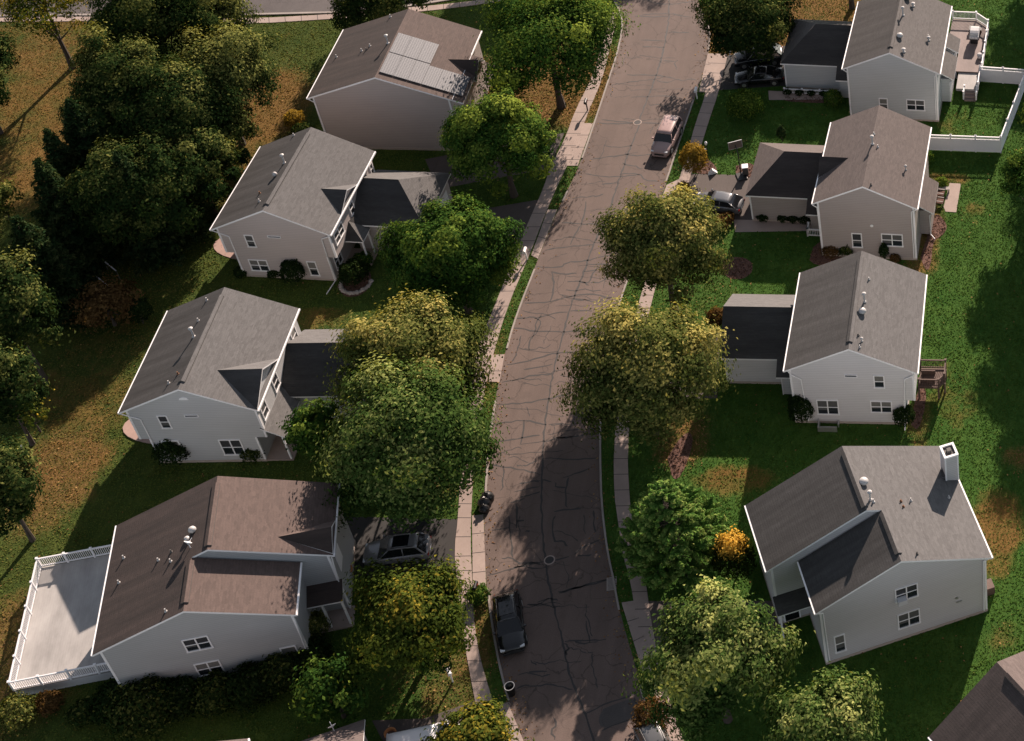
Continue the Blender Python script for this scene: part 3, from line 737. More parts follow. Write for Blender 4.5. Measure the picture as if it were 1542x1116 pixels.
# --- first house on the right (farthest)
h = House(-11.824, 123.717, -.077, 4.086, 4.211, 9.553, 6.21, 8.345, -.022, 'pale ice-blue house with a grey-brown roof and a deck behind, farthest on the right', S_ice, R_char)
ro = h.main_a()
h.roofm = R_hip; h.garage(-1, True, 11.15); h.roofm = R_char
h.window(-1.32, 1.2, -.48, 2.61); h.window(1.25, 1.3, 2.99, 2.62, 2)
h.ridge_vent(ro, 0, .5, 9.2, h.Hr, h.k)
h.pipe(ro, .5, 5.6, 1.0, .07, cap=True); h.dome(ro, .62, 2.4); h.pipe(ro, 3.1, 3.6, .35, .07, cap=True); h.pipe(ro, 3.0, 4.1, .25); h.pipe(ro, 1.18, .6, .3, .08, cap=True); h.pipe(ro, 1.2, 7.5, .3, .08, cap=True); h.dome(ro, .62, 8.2)
h.spout([(-4.4, -.3, 6.1), (-4.05, -.1, 5.6), (-4.0, -.1, .3)]); h.spout([(4.5, -.3, 6.1), (4.0, -.1, 5.6), (4.0, -.1, .3)])
m = MB(); m.box((4.2, 2.75, .2), (5.1, 8.4, 2.95)); h.part(m, 'bay_wall', S_ice)
for a, b in ((2.45, 5.9), (6.5, 8.7)):
    m = MB(); m.slab([(4.22, a, 3.9), (5.45, a + .2, 3.0), (5.45, b + .1, 3.0), (4.22, b, 3.9)], .14); h.part(m, 'bay_roof', [R_char, MT['white']])
h.spout([(5.3, 2.6, 2.9), (5.05, 2.7, 2.6), (5.05, 2.7, .3)])
H_R1 = h
# --- third house on the left
h = House(-61.581, 84.182, .016, 4.802, 4.746, 9.54, 6.303, 8.841, 0, 'pale blue-grey house with grey roof, street dormer and corner porch, above the brown-roofed one', S_bluegrey, R_grey)
ro = h.main_a(True, True)
h.garage(1, False, 10.9, False)
h.dormer(ro, (1.62, 2.21, 7.95), (5.1, 2.25, 7.98), (5.06, -.33, 6.29), (5.06, 4.75, 6.29))
h.window(-2.73, 4.08, -1.97, 5.55); h.window(.97, .83, 2.64, 2.64, 2); h.window(-3.31, 1.0, -2.0, 2.64, 1); h.slot(-.68, 5.31, .37, 5.58)
m = MB()
pts = [(-.48 + .0, 7.28)] + [(-.14 + .36 * math.cos(t) - .0, 7.28 + .3 * math.sin(t)) for t in np.linspace(PI, 0, 9)]
m.extrude_v([(a, b) for a, b in pts[1:]][::-1], -.05, .01); h.part(m, 'gable_vent', MT['white'])
h.ridge_vent(ro, 0, .4, 9.0, h.Hr, h.k)
h.pipe(ro, -1.25, 9.09, .35); h.pipe(ro, -1.15, 6.92, .35); h.pipe(ro, -.85, 5.17, 1.0, .07, cap=True); h.pipe(ro, -1.22, .77, .35); h.pipe(ro, -.7, 1.42, .3, mat='rust')
h.spout([(-5.1, -.3, 6.15), (-4.6, -.06, 5.5), (-4.0, -.06, 5.2), (-3.95, -.06, .3)])
m = MB(); m.slab([(4.5, -.1, 3.95), (6.15, -.1, 2.9), (6.15, 3.4, 2.9), (4.5, 4.3, 3.95)], .13); h.part(m, 'porch_roof', [R_grey, MT['white']])
for v in (.1, 1.8, 3.3):
    m = MB(); m.box((5.75, v - .06, .1), (5.88, v + .06, 2.95)); h.part(m, 'porch_post', MT['white'])
m = MB(); m.box((3.93, 0, 0), (6.0, 3.6, .14)); h.part(m, 'porch_floor', CONC)
for a in (.5, 3.2, 7.9): h.window(a, 4.1, a + 1.0, 5.5, 1, 'right', 4.746)
H_L3 = h
# --- second house on the left
h = House(-61.918, 103.462, -.074, 4.834, 4.697, 9.674, 5.808, 8.362, -.043, 'pinkish-grey house with a grey roof and hipped street garage, beside the dark woodland', S_pinkgrey, R_grey2)
ro = h.main_a(True, True)
h.garage(1, True, 11.1, False)
h.dormer(ro, (2.7, 3.96, 6.93), (5.1, 3.96, 6.95), (5.04, 1.97, 5.78), (5.04, 5.95, 5.78))
h.window(-2.7, 3.65, -1.93, 5.07); h.window(-3.19, .79, -1.56, 2.14, 2); h.window(1.88, .56, 2.69, 2.26); h.slot(-.67, 4.87, .48, 5.12)
h.ridge_vent(ro, 0, .4, 9.2, h.Hr, h.k)
h.pipe(ro, -1.59, 9.68, .3); h.pipe(ro, -.7, 5.74, 1.0, .07, cap=True); h.dome(ro, -.9, 4.22, .2); h.pipe(ro, -1.0, 1.16, .35); h.pipe(ro, -1.56, 2.38, .3, mat='rust')
h.spout([(-5.1, -.3, 5.7), (-4.6, -.06, 5.1), (-4.0, -.06, 4.8), (-3.95, -.06, .3)]); h.spout([(4.95, -.3, 5.7), (4.0, -.08, 5.1), (3.85, -.08, .4), (3.9, -.1, .15), (3.7, -1.6, .08)])
m = MB(); m.slab([(4.7, 3.3, 3.9), (4.7, 1.9, 2.9), (6.24, 1.9, 2.9)], .12); m.slab([(4.7, 3.3, 3.9), (6.24, 1.9, 2.9), (6.24, 3.6, 2.9), (4.95, 3.96, 3.9)], .12); h.part(m, 'porch_roof', [R_grey2, MT['white']])
for a in (2.1, 3.4):
    m = MB(); m.box((6.0, a - .06, .1), (6.12, a + .06, 2.9)); h.part(m, 'porch_post', MT['white'])
m = MB(); m.box((3.93, 1.9, 0), (6.3, 3.8, .14)); h.part(m, 'porch_floor', CONC)
h.window(.55, 3.7, 2.3, 4.95, 2, 'right', 4.697); h.window(4.0, 3.8, 4.8, 5.0, 1, 'right', 4.697); h.window(8.9, 3.9, 9.5, 5.1, 1, 'right', 4.697); h.window(.6, .7, 1.9, 2.2, 2, 'right', 3.93)
H_L2 = h
# --- first house on the left (solar panels)
h = House(-57.217, 119.744, -.034, 6.402, 6.0, 9.329, 6.322, 8.909, .003, 'wide taupe house with brown roof and solar panels, farthest on the left', S_taupe1, R_brown)
ro = h.main_a()
k = h.k
m = MB(); m.slab([(6.0 + OV + .002, -OV, h.Hr - k * (6 + OV)), (7.35, -OV, h.Hr - k * 7.35), (7.35, 6.1, h.Hr - k * 7.35), (6.0 + OV + .002, 6.1, h.Hr - k * (6 + OV))]); h.part(m, 'roof_extension', [R_brown, MT['white']], ro)
m = MB(); m.extrude_v([(6.0, .2), (7.05, .2), (7.05, h.Hr - .2 - k * 7.05), (6.0, h.Hr - .2 - k * 6.0)], 0.004, 5.8); h.part(m, 'wall', S_taupe1)
h.dormer(ro, (4.34, 4.6, 7.05), (7.6, 4.6, 7.07), (7.5, 3.1, 5.75), (7.5, 6.1, 5.75))
for a, b, c, d in [(u, v, u + 1.13, v + 2.75) for u in (.2, 1.36, 2.52) for v in (.42, 3.28)] + [(u, .42, u + 1.13, 3.0) for u in (3.68, 4.84, 6.0)]:
    z = lambda u: h.Hr - k * u + .14
    m = MB(); m.slab([(a, b, z(a)), (c, b, z(c)), (c, d, z(c)), (a, d, z(a))], .05)
    h.part(m, 'solar_panel', [MT['solar'], MT['solarframe']], ro)
h.pipe(ro, -1.71, 9.23, .35); h.pipe(ro, -.4, 4.7, 1.0, .07, cap=True); h.pipe(ro, -2.4, 5.2, .3); h.pipe(ro, -2.6, 4.7, .3, mat='cap'); h.pipe(ro, -3.1, 4.8, .35); h.pipe(ro, -5.8, 5.1, .35)
h.spout([(-6.7, -.3, 6.2), (-6.3, -.08, 5.6), (-6.25, -.08, .3)])
m = MB(); m.slab([(6.0, 6.6, 3.6), (7.6, 6.4, 3.0), (7.6, 8.6, 3.0), (6.0, 8.8, 3.6)], .13); h.part(m, 'porch_roof', [R_clay, MT['brown_wood']])
H_L1 = h

# --- split-level houses with two ridges
def split_house(x, y, yaw, D, z, side, w_low, w_high, w_far, Hr, k, r_off, vs, label, sid, roofm):
    """near half: ridge u=0 height Hr, eaves at -/+; far half (v>vs) reaches further to 'side', its ridge shifted and higher; opposite slope shared"""
    h = House(x, y, yaw, w_low, w_low, D, Hr - k * (w_low + OV), Hr, z, label, sid, roofm); h.k = k
    g = side; t = .17
    zr2 = Hr + k * r_off                      # r_off > 0 : higher ridge toward side
    # walls
    m = MB()
    def prof(lo, r, hr, hi): return [(lo, .2), (hi, .2), (hi, hr - t - k * abs(hi - r)), (r, hr - t), (lo, hr - t - k * abs(lo - r))]
    near = (-w_low, w_far) if g < 0 else (-w_far, w_low)
    farr = (-w_high, w_far) if g < 0 else (-w_far, w_high)
    m.extrude_v(prof(near[0], 0, Hr, near[1]), 0, vs + .1); m.extrude_v(prof(farr[0], g * r_off, zr2, farr[1]), vs, D)
    h.part(m, 'wall', sid); h.foundation(near[0], near[1], 0, vs); h.foundation(farr[0], farr[1], vs + .06, D)
    r = MB()
    def S(p):
        a, b, c = [Vector(q) for q in p[:3]]
        r.slab(p if (b - a).cross(c - a).z > 0 else p[::-1], t)
    el = g * (w_low + OV); zl = Hr - k * (w_low + OV); eh = g * (w_high + OV); zh = zr2 - k * (w_high + OV - r_off)
    ef = -g * (w_far + OV); zf = Hr - k * (w_far + OV); v2 = vs - .12
    S([(el, -OV, zl), (0, -OV, Hr), (0, v2, Hr), (el, v2, zl)])
    S([(eh, v2 + .01, zh), (g * r_off, v2 + .01, zr2), (g * r_off, D + OV, zr2), (eh, D + OV, zh)])
    S([(0, -OV, Hr), (ef, -OV, zf), (ef, D + OV, zf), (g * r_off, D + OV, zr2), (g * r_off, v2 + .01, zr2), (0, v2, Hr)])
    ro = h.part(r, 'roof', [roofm, MT['white']])
    for a in (((el, -OV, zl - .15), (el + g * .1, v2, zl - .02)), ((eh, v2, zh - .15), (eh + g * .1, D + OV, zh - .02)), ((ef, -OV, zf - .15), (ef - g * .1, D + OV, zf - .02))):
        gm = MB(); gm.box(*a); gm.v = [(a_ + (.004 if a_ > 0 else -.004), b, c) for a_, b, c in gm.v]; h.part(gm, 'gutter', MT['white'], ro)
    h.ridge_vent(ro, 0, .3, vs - .4, Hr, k); h.ridge_vent(ro, g * r_off, vs + .2, D - .3, zr2, k)
    h.corner(near[0], .2, h.Hr - t - k * abs(near[0]) - .05); h.corner(near[1], .2, h.Hr - t - k * abs(near[1]) - .05)
    fu = -w_high if g < 0 else w_high
    h.corner(fu, .2, zh - .1, vs)
    h.zr2 = zr2; h.g = g; h.roff = r_off
    return h, ro
# right: fourth house
h, ro = split_house(-8.062, 68.784, .362, 9.511, .041, -1, 5.736, 7.95, 6.003, 9.404, .450, 1.05, 4.15, 'white-grey house with a tall boxed chimney and a stepped grey roof', S_white2, R_stepped)
h.window(-.54, 4.5, 1.09, 6.0, 2); h.window(-.5, 1.3, 1.11, 3.0, 2); h.window(-5.02, .95, -4.25, 2.9)
rz = lambda u: 9.404 - .45 * abs(u) if u > 0 else 9.404 + .45 * -u
zf_ = lambda u: 9.404 - .45 * u
h.dome(ro, -.5, 6.45, .33, zf_(-.5)); h.pipe(ro, -.5, 4.95, .95, .07, cap=True, z=zf_(-.5)); h.pipe(ro, -.35, 4.75, .4, .06, z=zf_(-.35)); h.pipe(ro, 1.58, 4.75, .25, mat='rust', z=zf_(1.58)); h.pipe(ro, 1.6, 4.28, .22, mat='rust', z=zf_(1.6)); h.pipe(ro, 2.3, 4.8, .35, z=zf_(2.3)); h.pipe(ro, 5.1, 5.0, .3, z=zf_(5.1)); h.pipe(ro, 1.25, .2, .35, mat='cap', z=zf_(1.25))
m = MB(); m.box((5.45, 6.6, .2), (6.35, 7.62, 9.35)); c = h.part(m, 'chimney', S_white2)
m = MB(); m.box((5.38, 6.53, 9.35), (6.42, 6.68, 9.5)).box((5.38, 7.54, 9.35), (6.42, 7.69, 9.5)).box((5.38, 6.68, 9.35), (5.53, 7.54, 9.5)).box((6.27, 6.68, 9.35), (6.42, 7.54, 9.5)); h.part(m, 'chimney_cap', MT['white'], c)
m = MB(); m.box((5.53, 6.68, 9.3), (6.27, 7.54, 9.36)); m.box((5.75, 6.95, 9.36), (6.05, 7.25, 9.62)); h.part(m, 'flue', MT['cap'], c)
m = MB()
for u in (5.45, 6.35):
    for v in (6.6, 7.62): m.box((u - .05, v - .05, 6.6), (u + .05, v + .05, 9.34))
h.part(m, 'chimney_trim', MT['white'], c)
m = MB(); m.slab([(5.2, 6.9, zf_(5.2) + .02), (5.45, 6.55, zf_(5.45) + .32), (5.45, 7.6, zf_(5.45) + .32)], .1); h.part(m, 'chimney_cricket', [R_stepped, MT['metal']], c)
h.spout([(-5.95, -.3, 6.55), (-5.55, -.09, 6.1), (-5.5, -.09, .3)]); h.spout([(6.2, -.3, 6.5), (5.8, -.09, 6.1), (5.75, -.09, .3)])
m = MB(); m.slab([(-8.15, 2.9, 2.85), (-5.75, 2.9, 2.85), (-5.75, 4.14, 3.45), (-8.15, 4.14, 3.45)], .13); h.part(m, 'porch_roof', [R_stepped, MT['white']])
m = MB(); m.box((-8.02, 2.95, 0.1), (-7.9, 3.07, 2.8)); h.part(m, 'porch_post', MT['white'])
m = MB(); m.box((-7.5, 4.1, .2), (-6.5, 4.14, 2.3)); d = h.part(m, 'door', MT['interior'])
m = MB(); m.box((-7.6, 4.06, .2), (-7.5, 4.14, 2.4)).box((-6.5, 4.06, .2), (-6.4, 4.14, 2.4)).box((-7.5, 4.06, 2.3), (-6.5, 4.14, 2.4)); h.part(m, 'door_frame', MT['white'], d)
m = MB(); m.tube((3.8, -.05, 2.75), (3.8, .05, 2.75), .12, n=10); m.box((3.75, -.06, 2.2), (4.15, .01, 2.32)); h.part(m, 'wall_vent', MT['metal'])
m = MB(); m.box((-.44, -.42, 4.52), (.2, .02, 5.0)); h.part(m, 'air_conditioner', MT['grey_trim'])
m = MB(); m.box((6.2, 1.1, .0), (7.0, 1.9, .8)); h.part(m, 'heat_pump', MT['brown_wood'])
H_R4 = h
# left: fourth house
h, ro = split_house(-54.393, 65.517, .234, 9.75, 0, 1, 5.95, 8.1, 6.055, 8.953, .4225, 1.15, 4.0, 'cool grey house with a brown stepped roof, satellite dish and broad pale deck behind', S_cool, R_brown2)
h.window(-1.17, 4.15, .48, 5.55, 2); h.window(-1.22, 1.25, .41, 2.7, 2); h.window(4.25, 1.0, 5.3, 2.6, 1)
zl_ = lambda u: 8.953 + .4225 * u
for u, v, hh in [(-5.3, 6.74, .35), (-5.33, 4.74, .35), (-2.51, 5.03, .3), (-1.52, 4.39, .35), (-1.3, .34, .35)]: h.pipe(ro, u, v, hh, z=zl_(u))
h.pipe(ro, -1.6, 5.2, .3, mat='cap', z=zl_(-1.6)); h.dome(ro, -.15, 6.1, .26, zl_(-.15)); h.pipe(ro, -.35, 5.3, .5, .07, cap=True, z=zl_(-.35)); sat_dish(h, ro, -.15, 4.75, zl_(-.15), 2.6)
h.dormer(ro, (5.0, 5.2, 7.75), (8.6, 5.2, 7.75), (8.42, 4.0, 6.4), (8.42, 6.8, 6.4))
m = MB(); m.slab([(5.96, 2.5, 3.0), (8.35, 2.5, 3.0), (8.35, 4.05, 3.45), (5.96, 4.05, 3.45)], .13); h.part(m, 'porch_roof', [R_brown2, MT['white']])
for u in (6.9, 8.2):
    m = MB(); m.box((u - .07, 2.6, .1), (u + .07, 2.74, 3.0)); h.part(m, 'porch_post', MT['white'])
m = MB(); m.box((5.96, 2.4, 0), (8.4, 4.1, .14)); h.part(m, 'porch_floor', CONC)
h.spout([(8.3, 3.9, 6.2), (8.1, 3.9, 3.4), (8.1, 3.9, .2)]); h.spout([(6.15, -.3, 6.2), (6.0, -.09, 5.8), (5.75, -.09, .3)])
m = MB(); m.box((8.1, 5.0, 3.0), (8.14, 6.3, 4.6)); h.part(m, 'shutter', MT['white'])
H_L4 = h
# left: fifth house, only its roof edges reach into the picture
Pm = G(373, 1112, 6.1); Pg = G(549, 1081, 3.3)
dv = Pg - Pm; yaw5 = math.atan2(dv.y, dv.x) - math.atan2(.5, 5.8)
uR5 = 4.7; lc = Vector((uR5 + OV, 9.6 + OV)); c5, s5 = math.cos(yaw5), math.sin(yaw5)
h = House(Pm.x - (c5 * lc.x - s5 * lc.y), Pm.y - (s5 * lc.x + c5 * lc.y), yaw5, 4.7, uR5, 9.6, 6.1, 8.5, 0, 'brown roofed house at the bottom edge, a satellite dish on its low garage roof', S_taupe1, R_clay)
ro = h.main_a()
gu = math.hypot(dv.x, dv.y); gu = uR5 + OV + math.sqrt(max(1, gu * gu - .25))
gro = h.garage(1, False, gu, False)
sat_dish(h, gro, gu - 1.9, 10.2, 3.45, 3.4)
H_L5 = h
# right: fifth house, lower right corner
P5 = G(1501, 997, 9.0); yaw5 = R(40); c5, s5 = math.cos(yaw5), math.sin(yaw5)
h = House(P5.x + s5 * (9.6 + OV), P5.y - c5 * (9.6 + OV), yaw5, 5.2, 5.2, 9.6, 6.4, 9.0, 0, 'house in the lower right corner showing a striped dark slope and rosy ridge', S_taupe2, R_clay)
ro = h.main_a(); h.ridge_vent(ro, 0, .4, 8.9, 9.0, h.k)

# ---------------------------------------------------------------- decks, fence
def rail(name_parent, pts, z0, hgt, post_step=1.9, mat=None, skip=(), bal=.13, lattice=False):
    """railing along points: posts one by one, top and bottom rail, balusters"""
    mat = mat or MT['vinyl']; mb = MB()
    for k, (a, b) in enumerate(zip(pts[:-1], pts[1:])):
        a = Vector((*a, 0)); b = Vector((*b, 0)); d = b - a; L_ = d.length
        if k in skip: continue
        ang = math.atan2(d.y, d.x); T = Matrix.Translation((a.x, a.y, z0)) @ Matrix.Rotation(ang, 4, 'Z')
        mb.box((0.06, -.045, hgt - .1), (L_ - .06, .045, hgt), T); mb.box((0.06, -.035, .08), (L_ - .06, .035, .17), T)
        n = int(L_ / bal)
        for i in range(1, n): mb.box((i * L_ / n - .018, -.018, .17), (i * L_ / n + .018, .018, hgt - .1), T)
        n = max(1, round(L_ / post_step))
        for i in range(n + 1):
            if i == n and k < len(pts) - 2: continue
            p = a.lerp(b, i / n); pm = MB(); pm.box((p.x - .06, p.y - .06, z0 - .02), (p.x + .06, p.y + .06, z0 + hgt + .06)).box((p.x - .085, p.y - .085, z0 + hgt + .06), (p.x + .085, p.y + .085, z0 + hgt + .1))
            pm.build('railing_post', mat, name_parent)
    mb.build('railing', mat, name_parent)
def deck_at(h, label, poly, z, mat, railpts, post_mat, skip=(), steps=None, boards=True, hgt=1.0, cat='deck'):
    d = empty('deck', h.e.location, h.e.rotation_euler.z, label, cat)
    m = MB()
    xs = [p[0] for p in poly]; ys = [p[1] for p in poly]
    m.prism(poly, z - .12, z); m.build('deck_floor', mat, d)
    for p in poly:
        sk = MB(); sk.box((p[0] * .985 - .07 + .015 * sum(xs) / len(xs), p[1] * .985 - .07 + .015 * sum(ys) / len(ys), -.1), (p[0] * .985 + .07 + .015 * sum(xs) / len(xs), p[1] * .985 + .07 + .015 * sum(ys) / len(ys), z - .12)); sk.build('deck_support', post_mat, d)
    rail(d, railpts, z, hgt, mat=post_mat, skip=skip)
    return d
d = deck_at(H_L4, 'broad pale-floored deck with white railing behind the brown roofed house', [(-13.4, 2.1), (-6.08, 2.1), (-6.08, 12.1), (-13.4, 12.1)], .9, MT['palefloor'], [(-6.2, 2.1), (-13.4, 2.1), (-13.4, 12.1), (-6.2, 12.1)], MT['vinyl'])
m = MB(); m.box((-13.35, 2.13, 0), (-6.1, 2.16, .76)).box((-13.38, 2.2, 0), (-13.35, 12.05, .76)); m.build('deck_skirt', MT['grey_trim'], d)
d = deck_at(H_R1, 'grey-brown raised deck with white railing behind the ice-blue house', [(5.15, 9.9), (5.15, 6.4), (7.7, 6.4), (7.7, 13.3), (6.4, 14.5), (4.0, 14.5), (4.0, 9.9)], .95, MT['greywood'], [(4.05, 14.5), (6.4, 14.5), (7.7, 13.3), (7.7, 6.6)], MT['vinyl'])
m = MB(); m.box((5.45, 4.0, .5), (7.55, 6.39, .8)); m.build('lower_platform', MT['palefloor'], d)
rail(d, [(7.55, 6.2), (7.55, 4.0)], .8, .9, mat=MT['vinyl'])
m = MB()
for i in range(3): m.box((6.3, 4.0 - .3 * (i + 1), 0), (7.4, 4.0 - .3 * i, .6 - .2 * i))
m.build('stairs', MT['greywood'], d)
rail(d, [(6.25, 4.0), (6.25, 3.1)], .3, .9, mat=MT['vinyl']); rail(d, [(7.45, 4.0), (7.45, 3.1)], .3, .9, mat=MT['vinyl'])
d = deck_at(H_R3, 'small dark brown deck with slatted railing on the off-white house', [(4.72, 2.6), (6.3, 2.6), (6.75, 3.2), (6.75, 4.6), (4.72, 4.6)], 1.3, MT['brown_wood'], [(4.75, 2.6), (6.3, 2.6), (6.75, 3.2), (6.75, 4.6), (4.75, 4.6)], MT['brown_wood'])
m = MB(); m.box((4.9, 3.2, 1.3), (6.0, 3.6, 1.75)).box((4.9, 3.55, 1.75), (6.0, 3.63, 2.2)); m.build('bench', MT['brown_wood'], d)
# entry railing of the taupe house
d = empty('stair_railing', H_R2.e.location, H_R2.e.rotation_euler.z, 'short white railing beside the entry of the taupe house', 'railing')
rail(d, [(-5.6, 1.9), (-4.3, 1.9)], .35, .85); rail(d, [(-5.6, 2.6), (-5.6, 1.9)], .35, .85)
d = empty('stair_railing', H_R1.e.location, H_R1.e.rotation_euler.z, 'low white porch railing in front of the ice-blue garage', 'railing')
rail(d, [(-10.9, 3.0), (-5.8, 3.0)], .05, .6, 1.7); rail(d, [(-5.8, 3.0), (-5.0, 3.9), (-4.3, 3.9)], .05, .6, 1.4)
# privacy fence
f = empty('privacy_fence', G(1507, 230), 0, 'tall white vinyl privacy fence around the back garden on the right', 'fence')
o0 = G(1507, 230)
FP = [G(1476, 123) - o0, G(1545, 128) - o0, Vector((0, 0, 0)), G(1395, 226) - o0]
for a, b in zip(FP[:-1], FP[1:]):
    d = b - a; L_ = d.length; T = Matrix.Translation(a) @ Matrix.Rotation(math.atan2(d.y, d.x), 4, 'Z'); n = max(1, round(L_ / 2.3))
    for i in range(n):
        x0, x1 = i * L_ / n + .065, (i + 1) * L_ / n - .065
        pm = MB(); pm.box((x0, -.022, .08), (x1, .022, 1.45), T)
        j = x0
        while j < x1 - .1: pm.box((j, -.026, .2), (j + .012, .026, 1.42), T); j += .2
        pm.build('fence_panel', MT['vinyl'], f)
        lm = MB(); lm.box((x0, -.04, .05), (x1, .04, .17), T); lm.build('fence_base_rail', MT['vinyl'], f)
        rm = MB(); rm.box((x0, -.045, 1.45), (x1, .045, 1.56), T).box((x0, -.05, 1.8), (x1, .05, 1.9), T)
        j = x0
        while j < x1 - .1: rm.box((j, -.015, 1.56), (j + .05, .015, 1.8), T); j += .11
        rm.build('fence_rail', MT['vinyl'], f)
    for i in range(n + (1 if b is FP[-1] else 0)):
        p = a.lerp(b, i / n); pm = MB(); pm.box((p.x - .065, p.y - .065, -.02), (p.x + .065, p.y + .065, 1.95)); pm.box((p.x - .09, p.y - .09, 1.95), (p.x + .09, p.y + .09, 2.0)); pm.lathe([(.09, 2.0), (.02, 2.08)], (p.x, p.y, 0), 4); pm.build('fence_post', MT['vinyl'], f)
#@@PART2@@
# ---------------------------------------------------------------- vehicles
def paint(name, col, rough=.28, metal=.2):
    return plain(name, col, rough, metal, var=.05, vs=1.5, coat=.8)
def loft(mb, rings, cap=True):
    i = len(mb.v); n = len(rings[0])
    for r in rings: mb.v += r
    for a in range(len(rings) - 1):
        for k in range(n):
            j = (k + 1) % n
            mb.f.append((i + a * n + k, i + a * n + j, i + (a + 1) * n + j, i + (a + 1) * n + k)); mb.mi.append(mb.m)
    if cap:
        mb.f.append(tuple(range(i + n - 1, i - 1, -1))); mb.f.append(tuple(range(i + (len(rings) - 1) * n, i + len(rings) * n))); mb.mi += [mb.m, mb.m]
CARS = {
 'sedan': dict(st=[(0, .52, .58), (.008, .68, .62), (.03, .83, .68), (.10, .955, .76), (.28, 1, .90), (.5, 1, .93), (.72, 1, .95), (.86, .98, .97), (.955, .92, .95), (.985, .80, .90), (1, .60, .80)], cowl=.27, wt=.42, rt=.66, rb=.85, hw=.70),
 'suv': dict(st=[(0, .56, .68), (.008, .72, .74), (.03, .86, .82), (.10, .965, .92), (.27, 1, 1.04), (.5, 1, 1.06), (.75, 1, 1.08), (.92, .97, 1.08), (.97, .91, 1.04), (.99, .82, .98), (1, .66, .88)], cowl=.25, wt=.42, rt=.84, rb=.965, hw=.70),
 'boxy': dict(st=[(0, .62, .70), (.008, .76, .76), (.03, .88, .84), (.10, .965, .94), (.27, 1, 1.04), (.5, 1, 1.06), (.75, 1, 1.08), (.95, .97, 1.08), (.985, .92, 1.02), (1, .80, .9)], cowl=.27, wt=.385, rt=.93, rb=.985, hw=.78),
 'van': dict(st=[(0, .74, .72), (.03, .88, .86), (.10, .97, .98), (.2, 1, 1.08), (.5, 1, 1.1), (.75, 1, 1.1), (.95, .98, 1.1), (.99, .95, 1.05), (1, .88, .9)], cowl=.17, wt=.33, rt=.94, rb=.985, hw=.78),
 'hatch': dict(st=[(0, .52, .60), (.008, .68, .64), (.03, .84, .70), (.10, .955, .78), (.27, 1, .92), (.5, 1, .95), (.75, 1, .97), (.90, .96, .98), (.97, .86, .93), (1, .62, .80)], cowl=.24, wt=.40, rt=.78, rb=.955, hw=.70)}
